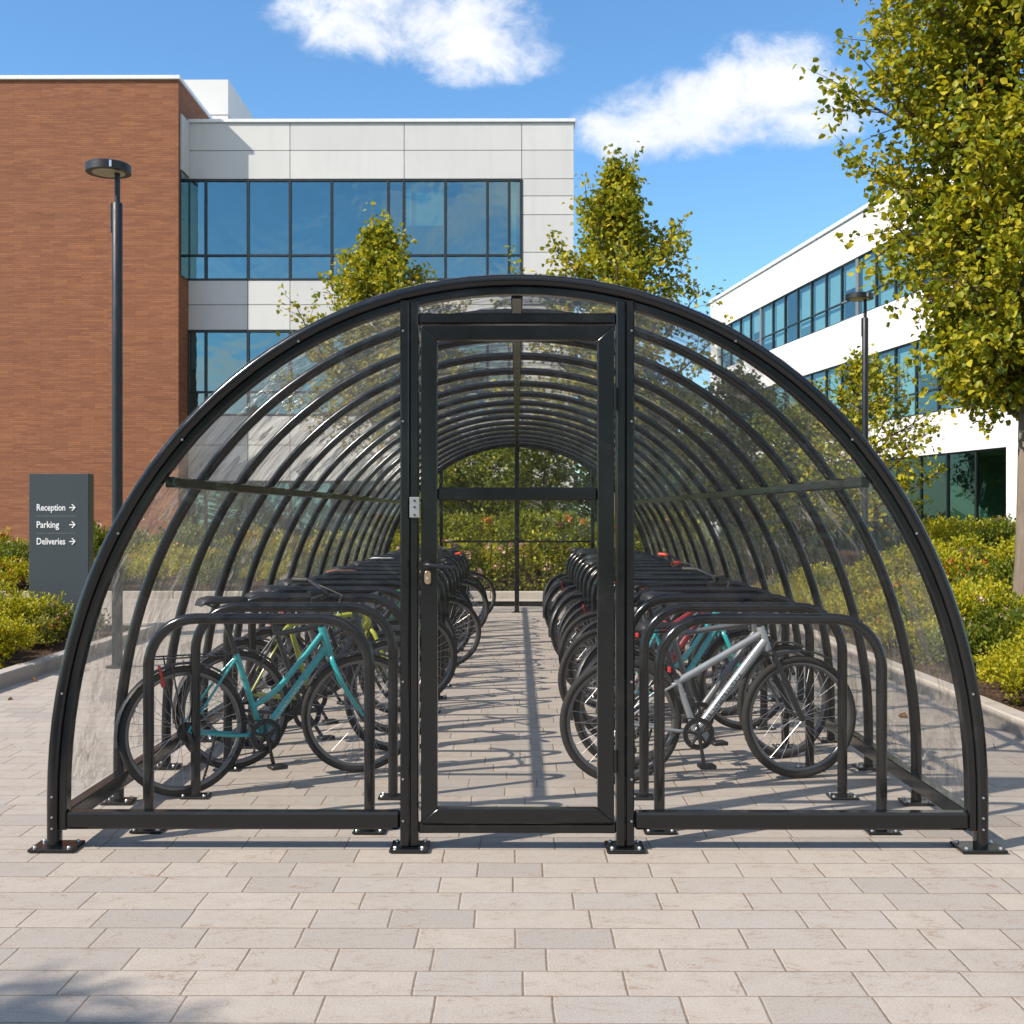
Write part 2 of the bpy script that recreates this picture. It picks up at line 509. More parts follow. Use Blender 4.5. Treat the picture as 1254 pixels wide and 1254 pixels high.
BED_L = (-16., -4.52)       # x range of the near left bed
KL_Y = (3.5, 14.9)
BED_R_X = 3.42
BACK_Y = 20.7
def smooth(a, b, x):
    t = max(0., min(1., (x - a) / (b - a))); return t * t * (3 - 2 * t)
def hz(x, y): return math.sin(x * 2.1 + y * 1.3) * .02 + math.sin(x * 5.3 - y * 3.7) * .012
def left_bed_z(x, y): return .07 + .12 * smooth(-4.6, -7, x) + hz(x, y)
def right_bed_z(x, y): return .07 + .42 * smooth(3.7, 7.5, x) * smooth(7., 15., y) + hz(x, y)
def back_bed_z(x, y): return .07 + .10 * smooth(20.8, 23, y) + hz(x, y)
M_SOIL = soil_mat(); M_KERB = kerb_mat()
b = grid_sheet('planting_bed', BED_L[0], BED_L[1], KL_Y[0], KL_Y[1] - .02, left_bed_z, 60, 60, M_SOIL); tag(b, kind='structure')
b = grid_sheet('planting_bed', BED_R_X + .12, 15.5, 3.5, 32, right_bed_z, 60, 130, M_SOIL); tag(b, kind='structure')
b = grid_sheet('planting_bed', -16, BED_R_X + .1, BACK_Y + .12, 28, back_bed_z, 120, 50, M_SOIL); tag(b, kind='structure')

kerb = MB()
def kerb_run(ax, fixed, a0, a1, w=.15, hgt=.125, unit=.915):
    a = a0
    while a < a1 - .05:
        b_ = min(a + unit, a1) - .006
        dz = rng.uniform(-.003, .003)
        if ax == 'y': kerb.box(fixed - w / 2, fixed + w / 2, a, b_, -.05, hgt + dz, .012)
        else: kerb.box(a, b_, fixed - w / 2, fixed + w / 2, -.05, hgt + dz, .012)
        a += unit
kerb_run('y', -4.45, KL_Y[0], KL_Y[1] - .01)
kerb_run('x', KL_Y[1] + .075, -16, -4.375)
kerb_run('y', BED_R_X, 3.5, BACK_Y + 11)
kerb_run('x', BACK_Y, -16, BED_R_X - .08)
tag(kerb.build('kerb', M_KERB), kind='structure')

# ================================================================== SHELTER
YF, BAY, NB = 5.314, .836, 15
YB = YF + BAY * NB
ZC, AO, BO = .218, 2.085, 2.335            # ellipse centre height, half width, rise
def arch_frames(y, y_z0=0.0, n=64, off=0.):
    """frames along the arch; u points outwards in the XZ plane, v along Y"""
    fr = []
    a, b = AO + off, BO + off
    v = Vector((0, 1, 0))
    if y_z0 < ZC - .01:
        fr.append((Vector((-a, y, y_z0)), Vector((-1, 0, 0)), v))
    for i in range(n + 1):
        t = PI - PI * i / n
        e = 2 / 2.06
        ct, st = math.cos(t), math.sin(t)
        x = a * math.copysign(abs(ct) ** e, ct); z = b * abs(st) ** e
        nx, nz = math.copysign(abs(ct) ** (2 - e), ct) / a, abs(st) ** (2 - e) / b
        nv = Vector((nx, 0, nz)).normalized()
        fr.append((Vector((x, y, ZC + z)), nv, v))
    if y_z0 < ZC - .01:
        fr.append((Vector((a, y, y_z0)), Vector((1, 0, 0)), v))
    return fr
def arch_z(x, off=0.):
    a, b = AO + off, BO + off
    return ZC + b * max(0., 1 - abs(x / a) ** 2.06) ** (1 / 2.06)

shelter = empty('bicycle_shelter', (0, YF, 0))
tag(shelter, 'long black steel tunnel-shaped bicycle shelter with clear curved panels and a glazed front door', 'bike shelter')
def SH(mb, name, mat, parent=None, bevel=0., smooth=35):
    """build in world coordinates, store relative to the shelter's base"""
    for i, v in enumerate(mb.v): mb.v[i] = (v[0], v[1] - YF, v[2])
    return mb.build(name, mat, parent or shelter, smooth, bevel)

def rect(a0, a1, b0, b1, c=.006):
    return [(a0 + c, b0), (a1 - c, b0), (a1, b0 + c), (a1, b1 - c), (a1 - c, b1), (a0 + c, b1), (a0, b1 - c), (a0, b0 + c)]
def rrect(a0, a1, b0, b1, r, n=4):
    o = []
    for (ca, cb, t0) in ((a1 - r, b1 - r, 0), (a0 + r, b1 - r, 90), (a0 + r, b0 + r, 180), (a1 - r, b0 + r, 270)):
        for i in range(n + 1):
            t = R(t0 + 90 * i / n); o.append((ca + r * math.cos(t), cb + r * math.sin(t)))
    return o
for nm, yy, sgn in (('front_arch', YF, 1), ('rear_arch', YB, -1)):
    mb = MB()
    mb.sweep(arch_frames(yy, .0), rrect(-.052, 0, -.042, .042, .022))
    mb.sweep(arch_frames(yy, .09), rect(-.088, -.0515, -.026, .036, .005))
    SH(mb, nm, M_STEEL)
for k in range(1, NB):
    mb = MB()
    mb.sweep(arch_frames(YF + BAY * k, .02), rrect(-.058, -.006, -.026, .026, .021))
    SH(mb, 'rib', M_STEEL)

def bolt(mb, x, y, z, axis='z', r=.009, hgt=.009):
    mb.lathe((x, y, z), [(r, 0), (r, hgt * .6), (r * .7, hgt)], 8, axis)
def bolt_mesh(r, hgt, mat, axis='z'):
    mb = MB()
    if axis == 'z': bolt(mb, 0, 0, 0, 'z', r, hgt)
    else: mb.lathe((0, 0, 0), [(r * .6, -hgt), (r, -hgt * .3), (r, hgt * .3)], 8, 'y')
    o = mb.build('bolt', mat); me = o.data; bpy.data.objects.remove(o)
    return me
ME_BOLT = bolt_mesh(.009, .009, M_BOLT); ME_BOLT_S = bolt_mesh(.008, .008, M_BOLT); ME_RIVET = bolt_mesh(.0058, .006, M_BOLT, 'y'); ME_HOLE = bolt_mesh(.0048, .004, M_BLACK, 'y')
def stud(name, me, loc, parent):
    o = bpy.data.objects.new(name, me); COL.objects.link(o); o.location = loc; o.parent = parent
    return o
def foot(x, y, w=.19, d=.16):
    mb = MB(); mb.box(x - w / 2, x + w / 2, y - d / 2, y + d / 2, .004, .018, .003)
    o = SH(mb, 'foot_plate', M_STEEL)
    for sx in (-1, 1):
        for sy in (-1, 1): stud('bolt', ME_BOLT, (x + sx * (w / 2 - .025), y - YF + sy * (d / 2 - .025), .018), o)
for x in (-2.05, -.476, .479, 2.05): foot(x, YF, .2 if abs(x) > 1 else .17)
for x in (-2.05, -1.13, 0, 1.13, 2.05): foot(x, YB, .16, .14)
for k in range(1, NB):
    for s in (-1, 1): foot(s * 2.055, YF + BAY * k, .16, .12)

# base rails along both sides, and purlins
for s in (-1, 1):
    mb = MB(); mb.box(s * 2.03 - .032, s * 2.03 + .032, YF + .043, YB - .043, .096, .172, .006); SH(mb, 'base_rail', M_STEEL)
    mb = MB(); mb.box(s * 1.555 - .022, s * 1.555 + .022, YF + .03, YB - .03, 1.610, 1.658, .006); SH(mb, 'purlin', M_STEEL)
mb = MB(); mb.box(-.026, .026, YF + .04, YB - .04, arch_z(0) - .096, arch_z(0) - .06, .005); SH(mb, 'purlin', M_STEEL)

# front elevation
for x0, x1 in ((-1.998, -.5175), (.5205, 1.998)):
    mb = MB(); mb.box(x0, x1, YF - .034, YF + .034, .094, .171, .010); SH(mb, 'front_rail', M_STEEL)
for x in (-.476, .479):
    mb = MB()
    zt = arch_z(x) - .062
    mb.box(x - .040, x + .0, YF - .040, YF + .04, .018, zt, .006)
    mb.box(x + .002, x + .040, YF - .036, YF + .04, .018, zt, .006)
    p = SH(mb, 'door_post', M_STEEL)
    for z in (.135, .32, .75, 1.9, 2.3): stud('bolt', ME_RIVET, (x + .027 * (1 if x > 0 else -1), -.040, z), p)
mb = MB(); mb.box(-.4355, .4385, YF - .03, YF + .034, 2.333, 2.380, .006); SH(mb, 'door_header', M_STEEL)
mb = MB(); mb.box(-.4355, .4385, YF - .03, YF + .034, .078, .119, .005); SH(mb, 'threshold', M_STEEL)
# rivets on the arch
for t in (12, 31, 44, 62, 118, 136, 149, 168):
    tt = R(t); stud('rivet', ME_RIVET, ((AO - .03) * math.cos(tt), -.043, ZC + (BO - .03) * math.sin(tt)), shelter)
for s in (-1, 1):
    for z in (.10, .15, .24): stud('rivet', ME_RIVET, (s * 2.055, -.043, z), shelter)

# door
DX0, DX1, DZ0, DZ1, SW = -.425, .430, .126, 2.325, .073
mb = MB()
yd0, yd1 = YF - .036, YF + .014
def miter(mb, x0, x1, z0, z1, w, y0, y1, wt=None, wb=None):
    wt = wt or w; wb = wb or w
    o = [(x0, z0), (x1, z0), (x1, z1), (x0, z1)]
    i = [(x0 + w, z0 + wb), (x1 - w, z0 + wb), (x1 - w, z1 - wt), (x0 + w, z1 - wt)]
    g = .0012
    for k in range(4):
        k2 = (k + 1) % 4
        q = [Vector((o[k][0], o[k][1])), Vector((o[k2][0], o[k2][1])), Vector((i[k2][0], i[k2][1])), Vector((i[k][0], i[k][1]))]
        d = (q[1] - q[0]).normalized() * g
        mb.prism([tuple(q[0] + d), tuple(q[1] - d), tuple(q[2] - d), tuple(q[3] + d)], y0, y1)
miter(mb, DX0, DX1, DZ0, DZ1, SW, yd0, yd1, .064, .062)
door = SH(mb, 'door', M_STEEL, bevel=.004)
mb = MB(); mb.box(DX0 + SW + .001, DX1 - SW - .001, yd0 + .002, yd1, 1.551, 1.609, .008); SH(mb, 'mid_rail', M_STEEL, door)
for z0, z1 in ((DZ0 + .055, 1.555), (1.605, DZ1 - .058)):
    mb = MB(); mb.poly([(DX0 + SW - .005, YF - .004, z0), (DX1 - SW + .005, YF - .004, z0), (DX1 - SW + .005, YF - .004, z1), (DX0 + SW - .005, YF - .004, z1)])
    SH(mb, 'pane', M_PANE, door, smooth=0)
mb = MB()   # lever handle
hx, hz_ = -.398, 1.268
mb.lathe((hx, yd0 - .012, hz_), [(.0, 0), (.019, .001), (.019, .012)], 16, 'y')
mb.tube([(hx, yd0 - .01, hz_), (hx, yd0 - .045, hz_), (hx + .012, yd0 - .052, hz_), (hx + .06, yd0 - .053, hz_ - .006), (hx + .125, yd0 - .05, hz_ - .010)], [.009, .009, .0095, .009, .007], 10)
SH(mb, 'handle', M_DARKMETAL, door)
mb = MB()   # keyhole plate
prof = [(.014 * math.cos(t), .014 * math.sin(t) + (.016 if math.sin(t) > 0 else -.016)) for t in [2 * PI * i / 24 + .01 for i in range(24)]]
mb.prism([(hx + .004 + a, hz_ - .057 + b_) for a, b_ in prof], yd0 - .006, yd0 + .001)
esc = SH(mb, 'keyhole_plate', M_BRASS, door, bevel=.002)
mb = MB(); mb.lathe((hx + .004, yd0 - .011, hz_ - .062), [(.002, 0), (.006, .002), (.006, .006)], 12, 'y'); SH(mb, 'lock_cylinder', M_CHROME, esc)
for z in (.40, 2.0):
    mb = MB(); mb.tube([(DX1 + .005, yd0 - .006, z - .05), (DX1 + .005, yd0 - .006, z + .05)], .0075, 10)
    SH(mb, 'hinge', M_STEEL, door)
mb = MB(); mb.box(-.473, -.430, YF - .049, YF - .0385, 1.475, 1.566, .002)
lp = SH(mb, 'lock_plate', M_PLATE)
for z in (1.550, 1.522, 1.488): stud('screw_hole', ME_HOLE, (-.4515, -.049, z), lp)

# glazing: front bays, transom, rear bays
def bay_poly(x0, x1, zb, off, n=26):
    pts = [(x0, zb), (x1, zb)]
    xs = [x1 + (x0 - x1) * i / n for i in range(n + 1)]
    for x in xs:
        z = arch_z(x, off)
        if z > zb + .001: pts.append((x, z))
    return pts
def ellipse_bay(side):
    """side bay from the base rail up to the arch and the door post"""
    off = -.07
    pts = [(.515, .160)]
    pts.append((AO + off - .002, .160))
    for i in range(40):
        t = R(90) * i / 39
        x = (AO + off) * math.cos(t) ** (2 / 2.06); z = ZC + (BO + off) * math.sin(t) ** (2 / 2.06)
        if x > .515: pts.append((x, z))
    pts.append((.515, arch_z(.515, off)))
    return [(side * x, z) for x, z in pts]
for s in (-1, 1):
    mb = MB(); mb.poly([(x, YF + .008, z) for x, z in ellipse_bay(s)]); SH(mb, 'front_panel', M_SHEET if False else M_PANE, smooth=0)
mb = MB(); mb.poly([(x, YF + .008, z) for x, z in bay_poly(-.437, .440, 2.375, -.07)]); SH(mb, 'transom_panel', M_PANE, smooth=0)
for x0, x1 in ((-1.10, -.02), (.02, 1.10)):
    mb = MB(); mb.poly([(x, YB, z) for x, z in bay_poly(x0, x1, .16, -.07)]); SH(mb, 'rear_panel', M_PANE, smooth=0)
for s in (-1, 1):
    pts = [(s * 1.16, .16), (s * 2.0, .16)]
    for i in range(40):
        t = R(90) * i / 39
        x = (AO - .07) * math.cos(t); z = ZC + (BO - .07) * math.sin(t)
        if x > 1.16: pts.append((s * x, z))
    mb = MB(); mb.poly([(x, YB, z) for x, z in pts]); SH(mb, 'rear_panel', M_PANE, smooth=0)
for x in (-1.13, 0, 1.13):
    mb = MB(); w = .028 if x else .034
    mb.box(x - w, x + w, YB - .03, YB + .03, .018, arch_z(x) - .062, .006); SH(mb, 'rear_post', M_STEEL)
for x0, x1 in ((-2.0, -1.159), (-1.101, -.035), (.035, 1.101), (1.159, 2.0)): mb = MB(); mb.box(x0, x1, YB - .028, YB + .028, .09, .165, .005); SH(mb, 'rear_rail', M_STEEL)
for x0, x1 in ((-1.101, -.035), (.035, 1.101)): mb = MB(); mb.box(x0, x1, YB - .02, YB + .02, 1.045, 1.075, .004); SH(mb, 'rear_rail', M_STEEL)
# curved sheets, one per bay, on the outside of the ribs
for k in range(NB):
    y0 = YF + BAY * k + (.0 if k else -.02); y1 = YF + BAY * (k + 1) - .004
    fr = arch_frames(0, .16, 64, .004 if k else .004)
    vs = []; fs = []
    for (o_, u, v) in fr:
        vs += [(o_.x, y0, o_.z), (o_.x, y1, o_.z)]
    for i in range(len(fr) - 1): fs.append((2 * i, 2 * i + 1, 2 * i + 3, 2 * i + 2))
    mb = MB(); mb.add(vs, fs); SH(mb, 'roof_panel', M_SHEET, smooth=80)

# ================================================================== BICYCLE HOOPS
HOOP0, HSP, NH = 5.60, .668, 16
def hoop_proto():
    root = empty('bicycle_hoop')
    w, hgt, rad, r = 1.04, 1.0, .225, .0255
    pts = [(-w / 2, 0, .01), (-w / 2, 0, hgt - rad)]
    for i in range(1, 10):
        t = PI - (PI / 2) * i / 9
        pts.append((-w / 2 + rad + rad * math.cos(t), 0, hgt - rad + rad * math.sin(t)))
    for i in range(0, 10):
        t = PI / 2 - (PI / 2) * i / 9
        pts.append((w / 2 - rad + rad * math.cos(t), 0, hgt - rad + rad * math.sin(t)))
    pts.append((w / 2, 0, .01))
    MB().tube(pts, r, 14).build('hoop_tube', M_STEEL, root, 50)
    for s in (-1, 1):
        o = MB().box(s * w / 2 - .075, s * w / 2 + .075, -.055, .055, .004, .014, .003).build('foot_plate', M_STEEL, root)
        for a in (-.055, .055):
            for c in (-.036, .036): stud('bolt', ME_BOLT_S, (s * w / 2 + a, c, .014), o)
    return root
hp = hoop_proto()
first = True
for s, xc, side in ((-1, -1.165, 'left'), (1, 1.185, 'right')):
    for k in range(NH):
        o = hp if first else copy_tree(hp)
        first = False
        dx = -.045 if (k == 0 and s < 0) else 0.
        o.location = (xc + dx + rng.uniform(-.006, .006), HOOP0 + HSP * k, 0)
        o.rotation_euler = (0, 0, R(rng.uniform(-.8, .8)))
        where = 'nearest the front rail' if k == 0 else ('last before the rear wall' if k == NH - 1 else f'{ORD[k]} back from the front rail')
        tag(o, f'black steel bike hoop {where}, row {"left" if s < 0 else "right"} of the aisle', 'bike hoop', f'hoops in the {side} row of the shelter')

# ================================================================== BICYCLES
def text_mesh(txt, size, extrude=.0006, spacing=1., bold=0.):
    cu = bpy.data.curves.new('lettering', 'FONT')
    cu.body = txt; cu.size = size; cu.extrude = extrude; cu.space_character = spacing; cu.resolution_u = 2; cu.offset = bold
    cu.align_x = 'LEFT'
    o = bpy.data.objects.new('lettering', cu); COL.objects.link(o)
    dg = bpy.context.evaluated_depsgraph_get()
    me = bpy.data.meshes.new_from_object(o.evaluated_get(dg))
    bpy.data.objects.remove(o); bpy.data.curves.remove(cu)
    return me

def make_bike(style, frame_mat, letter=None, letter_mat=None, steer=12., crank=-75.):
    """bike local frame: rear axle at x=0, front to +x, z up, drive side at -y"""
    root = empty('bicycle')
    WR = .345
    if style == 'step':
        wb, BBx, BBz = 1.03, .435, .285
        sc = Vector((.285, 0, .735)); ht = Vector((.792, 0, .845)); hb = Vector((.838, 0, .700)); saddle_z = 1.03
    elif style == 'mtb':
        wb, BBx, BBz = 1.03, .425, .275
        sc = Vector((.315, 0, .575)); ht = Vector((.800, 0, .850)); hb = Vector((.838, 0, .735)); saddle_z = .875
    else:
        wb, BBx, BBz = 1.02, .43, .285
        sc = Vector((.27, 0, .79)); ht = Vector((.790, 0, .86)); hb = Vector((.830, 0, .730)); saddle_z = 1.01
    ra = Vector((0, 0, WR)); fa = Vector((wb, 0, WR)); bb = Vector((BBx, 0, BBz))
    hax = (ht - hb).normalized()
    def steerM():
        return Matrix.Translation(hb) @ Matrix.Rotation(R(steer), 4, hax) @ Matrix.Translation(-hb)
    SM = steerM()
    tr = .019 if style != 'mtb' else .022
    # frame
    f = MB()
    f.tube([bb, bb.lerp(sc, .5), sc + (sc - bb).normalized() * .02], tr * .85, 10)
    dt0 = hb + hax * .045
    if style == 'step':
        seat_join = bb.lerp(sc, .36)
        a = ht - hax * .025
        pth = [a, a.lerp(Vector((.60, 0, .595)), .5), Vector((.60, 0, .600)), Vector((.53, 0, .525)), Vector((.455, 0, .475)), seat_join + Vector((.015, 0, .0)), seat_join]
        sm = []
        for i in range(len(pth) - 1):
            for q in (0, .5): sm.append(pth[i].lerp(pth[i + 1], q))
        sm.append(pth[-1])
        f.tube(sm, .0165, 10)
        f.tube([bb, dt0], .0205, 12)
    else:
        f.tube([sc - (sc - bb).normalized() * .02, ht - hax * .03], tr * .9, 10)
        f.tube([bb, dt0], tr * 1.22, 12)
    f.tube([hb - hax * .012, hb, ht, ht + hax * .008], [.022, .0235, .0235, .021], 14)
    f.tube([bb + Vector((0, -.036, 0)), bb + Vector((0, .036, 0))], .021, 12)
    for s in (-1, 1):
        f.tube([bb + Vector((-.02, s * .022, 0)), Vector((.25, s * .045, .30)), Vector((0, s * .062, WR))], [.011, .010, .008], 8)
        f.tube([sc + Vector((-.005, s * .012, -.03)), sc.lerp(ra, .3) + Vector((0, s * .04, 0)), Vector((0, s * .062, WR))], [.008, .0075, .007], 8)
    frame = f.build('frame', frame_mat, root, 50)
    if letter:
        d = (dt0 - bb); L = d.length; d.normalize()
        me = text_mesh(letter, .034 if style == 'mtb' else .024, .0005, 1.04, .0006 if style == 'mtb' else 0)
        z = Vector((0, -1, 0)); xax = d; yax = z.cross(xax)
        r_ = (tr * 1.22 if style != 'step' else .0205)
        start = bb + d * (.14 * L)
        # wrap the letters round the tube
        for v in me.vertices:
            x, y, h_ = v.co
            ang = (y - (.012 if style == 'mtb' else .009)) / r_
            q = start + xax * x + (yax * math.sin(ang) + z * math.cos(ang)) * (r_ + .0012 + h_)
            v.co = q
        obj_from('lettering', me, letter_mat, frame)
    # fork
    k = MB()
    crown = hb - hax * .03
    if style == 'mtb':
        k.tube([hb - hax * .01, crown], .017, 10)
        k.box(crown.x - .02, crown.x + .02, -.075, .075, crown.z - .012, crown.z + .014, .006)
        for s in (-1, 1):
            c2 = crown + Vector((.004, s * .062, 0)); e = fa + Vector((-.012, s * .062, -.005))
            mid = c2.lerp(e, .42)
            k.tube([c2, mid], .0145, 10); k.tube([mid, mid.lerp(e, .06), e], [.0205, .0195, .016], 10)
        mid = (crown.lerp(fa, .42))
        k.tube([mid + Vector((.045, -.062, .04)), mid + Vector((.052, 0, .085)), mid + Vector((.045, .062, .04))], .011, 8)
    else:
        for s in (-1, 1):
            k.tube([crown + Vector((0, s * .012, .01)), crown + Vector((.003, s * .05, -.015)), crown.lerp(fa, .45) + Vector((-.018, s * .056, 0)), fa + Vector((-.035, s * .056, .055)), fa + Vector((0, s * .056, 0))], [.015, .0155, .0135, .010, .009], 10)
    k.xf(SM)
    fk = k.build('fork', frame_mat if style != 'mtb' else M_BLACK, root, 50)
    # wheels
    tyre_r = .0185 if style != 'mtb' else .0215
    def wheel(c, M=None):
        prof = [(-.010, -.011), (-.002, -.0125), (.004, -.0115), (.004, .0115), (-.002, .0125), (-.010, .011), (-.016, .005), (-.016, -.005)]
        rm = MB().ring(c, (0, 1, 0), WR - 2 * tyre_r - .004 + .004, prof, 48)
        if M: rm.xf(M)
        w = rm.build('wheel', M_RIM if style != 'mtb' else M_RIM, root, 50)
        tp = [(tyre_r * math.cos(t), tyre_r * math.sin(t)) for t in [2 * PI * i / 10 for i in range(10)]]
        ty = MB().ring(c, (0, 1, 0), WR - tyre_r, tp, 56)
        if M: ty.xf(M)
        ty.build('tyre', M_RUBBER, w, 60)
        hb_ = MB()
        hb_.lathe((c[0], c[1] - .05, c[2]), [(.006, 0), (.012, .012), (.022, .018), (.022, .022), (.014, .026), (.014, .074), (.022, .078), (.022, .082), (.012, .088), (.006, .10)], 12, 'y')
        if M: hb_.xf(M)
        hb_.build('hub', M_DARKMETAL, w, 50)
        sp = MB()
        for i in range(28):
            t = 2 * PI * i / 28; s = 1 if i % 2 else -1
            t2 = t + (.55 if (i // 2) % 2 else -.55)
            p0 = Vector((c[0] + .021 * math.cos(t2), c[1] + s * .03, c[2] + .021 * math.sin(t2)))
            p1 = Vector((c[0] + (WR - 2 * tyre_r - .014) * math.cos(t), c[1], c[2] + (WR - 2 * tyre_r - .014) * math.sin(t)))
            sp.tube([p0, p1], .00135, 4, False)
        if M: sp.xf(M)
        sp.build('spokes', M_SPOKE, w, 60)
        return w
    rw = wheel(ra); fw = wheel(fa, SM)
    # gears and chain
    g = MB()
    for i in range(5):
        rr = .022 + .0075 * i
        g.ring((0, -.050 + .0045 * (i - 2) + .006, WR), (0, 1, 0), rr, [(-.012, -.001), (0, -.001), (0, .001), (-.012, .001)], 22)
    g.build('cassette', M_DARKMETAL, rw, 40)
    d_ = MB()
    d_.tube([(.0, -.070, WR), (.015, -.078, WR - .05), (.03, -.072, WR - .09), (.055, -.064, WR - .15)], [.010, .014, .011, .009], 8)
    d_.ring((.03, -.055, WR - .085), (0, 1, 0), .018, [(-.012, -.003), (0, -.003), (0, .003), (-.012, .003)], 14)
    d_.ring((.058, -.055, WR - .150), (0, 1, 0), .018, [(-.012, -.003), (0, -.003), (0, .003), (-.012, .003)], 14)
    d_.build('derailleur', M_DARKMETAL, root, 40)
    cr_r = .082
    cs = MB()
    cy = -.052
    cs.ring((bb.x, cy, bb.z), (0, 1, 0), cr_r, [(-.022, -.002), (-.002, -.002), (.001, 0), (-.002, .002), (-.022, .002)], 44)
    cs.ring((bb.x, cy - .006, bb.z), (0, 1, 0), cr_r + .008, [(-.010, -.001), (0, -.001), (0, .001), (-.010, .001)], 44)
    for i in range(5):
        t = 2 * PI * i / 5 + .4
        dv = Vector((math.cos(t), 0, math.sin(t)))
        cs.tube([bb + Vector((0, cy, 0)) + dv * .012, bb + Vector((0, cy, 0)) + dv * (cr_r - .008)], [.011, .007], 6)
    cs.lathe((bb.x, cy - .012, bb.z), [(.008, 0), (.017, .004), (.017, .016)], 14, 'y')
    crk = cs.build('crankset', M_BLACK, root, 40)
    for s, an in ((-1, crank), (1, crank + 180)):
        dv = Vector((math.cos(R(an)), 0, math.sin(R(an))))
        y0 = s * .068
        p1 = bb + dv * .165 + Vector((0, s * .078, 0))
        a = MB().tube([bb + Vector((0, y0, 0)), bb + dv * .08 + Vector((0, s * .072, 0)), p1], [.0125, .010, .0115], 8)
        ca = a.build('crank_arm', M_DARKMETAL, crk, 50)
        pc = p1 + Vector((0, s * .055, 0))
        pd = MB()
        pd.tube([p1, p1 + Vector((0, s * .1, 0))], .006, 6)
        pd.box(pc.x - .045, pc.x + .045, pc.y - .04, pc.y + .04, pc.z - .011, pc.z + .011, .004)
        pd.build('pedal', M_BLACK, crk, 40)
    ch = MB()
    ch.tube([(0, cy, WR + .036), (bb.x, cy, bb.z + cr_r)], .0038, 6)
    ch.tube([(.058, cy, WR - .168), (bb.x, cy, bb.z - cr_r)], .0038, 6)
    ch.build('chain', M_DARKMETAL, root, 50)
    # seat
    su = (sc - bb).normalized()
    top = sc + su * ((saddle_z - .055 - sc.z) / su.z)
    sp_ = MB(); sp_.tube([sc + su * .005, top], .0135, 10); sp_.tube([sc + su * .0, sc + su * .022], .021, 10)
    post = sp_.build('seat_post', M_DARKMETAL if style != 'step' else M_BLACK, root, 50)
    sd = MB()
    secs = [(-.13, .055, -.010, .020), (-.115, .075, .004, .030), (-.07, .082, .012, .036), (-.02, .062, .008, .032), (.04, .034, .004, .028), (.10, .022, .004, .024), (.140, .014, -.002, .016), (.148, .004, -.006, .008)]
    fr = []; vs = []; n = 14
    for (x, hw, zt, th) in secs:
        for j in range(n):
            t = 2 * PI * j / n
            yy = hw * math.cos(t); zz = math.sin(t)
            vs.append((top.x + x, yy, saddle_z + zt + (zz * .010 if zz > 0 else zz * th) - .018 * (abs(math.cos(t)) ** 3)))
    fs = []
    for i in range(len(secs) - 1):
        for j in range(n):
            j2 = (j + 1) % n
            fs.append((i * n + j, i * n + j2, (i + 1) * n + j2, (i + 1) * n + j))
    fs.append(tuple(range(n))[::-1]); fs.append(tuple((len(secs) - 1) * n + j for j in range(n)))
    sd.add(vs, fs)
    for s in (-1, 1): sd.tube([(top.x - .09, s * .03, saddle_z - .02), (top.x - .04, s * .022, saddle_z - .042), (top.x + .05, s * .022, saddle_z - .042), (top.x + .10, s * .006, saddle_z - .015)], .004, 6)
    sd.build('saddle', M_LEATHER, root, 60)
    # bars
    st = MB()
    q0 = ht + hax * .005; q1 = ht + hax * (.17 if style == 'step' else (.075 if style == 'std' else .085)); q2 = q1 + Vector((.055, 0, .02))
    st.tube([q0, q1], [.017, .0155], 10); st.tube([q1 - Vector((.012, 0, 0)), q2], .0145, 10)
    if style == 'step': bar = [q2 + Vector((-.13, -.29, .055)), q2 + Vector((-.05, -.22, .06)), q2 + Vector((0, -.08, .03)), q2, q2 + Vector((0, .08, .03)), q2 + Vector((-.05, .22, .06)), q2 + Vector((-.13, .29, .055))]
    else: bar = [q2 + Vector((-.045, -.30, .02)), q2 + Vector((-.02, -.16, .018)), q2 + Vector((0, -.05, .0)), q2, q2 + Vector((0, .05, 0)), q2 + Vector((-.02, .16, .018)), q2 + Vector((-.045, .30, .02))]
    st.tube(bar, .011, 10)
    st.xf(SM)
    hbar = st.build('handlebar', M_BLACK, root, 50)
    for s in (0, -1):
        e = Vector(bar[s]); i_ = Vector(bar[1 if s == 0 else -2])
        gmb = MB().tube([e, e.lerp(i_, .28), e.lerp(i_, .95)], [.017, .0165, .0155], 10); gmb.xf(SM); gmb.build('grip', paint('rubber_grip', (.016, .016, .016), .6), hbar, 60)
        lv = MB().tube([i_ + Vector((.01, 0, -.01)), i_.lerp(e, .2) + Vector((.05, 0, -.02)), i_.lerp(e, .9) + Vector((.06, 0, -.03))], [.008, .006, .005], 6); lv.xf(SM)
        lv.build('brake_lever', M_DARKMETAL, hbar, 60)
    cb = MB()
    cb.tube([Vector(bar[1]) + Vector((.02, 0, -.01)), q2 + Vector((.10, -.03, -.01)), hb + Vector((.05, -.03, .05)), hb + Vector((.01, -.025, -.02))], .0028, 6)
    cb.xf(SM); cb.build('cable', M_CABLE, root, 60); cb = MB()
    cb.tube([Vector(bar[-2]) + Vector((.02, 0, -.01)), q2 + Vector((.11, .03, .0)), ht + Vector((.03, .03, -.04)), bb.lerp(ht, .75) + Vector((0, .03, .02)), bb.lerp(ht, .3) + Vector((0, .03, .0))], .0028, 6)
    cb.xf(SM)
    cb.build('cable', M_CABLE, root, 60)
    # mudguards, rack, lights
    def guard(c, a0, a1, M=None):
        pr = [(.012, -.024), (.018, -.012), (.020, 0), (.018, .012), (.012, .024), (.009, .024), (.016, 0), (.009, -.024)]
        n = 16; fr_ = []
        for i in range(n + 1):
            t = R(a0 + (a1 - a0) * i / n)
            u = Vector((math.cos(t), 0, math.sin(t)))
            fr_.append((Vector(c) + u * WR, u, Vector((0, 1, 0))))
        mb = MB().sweep(fr_, pr)
        if M: mb.xf(M)
        return mb
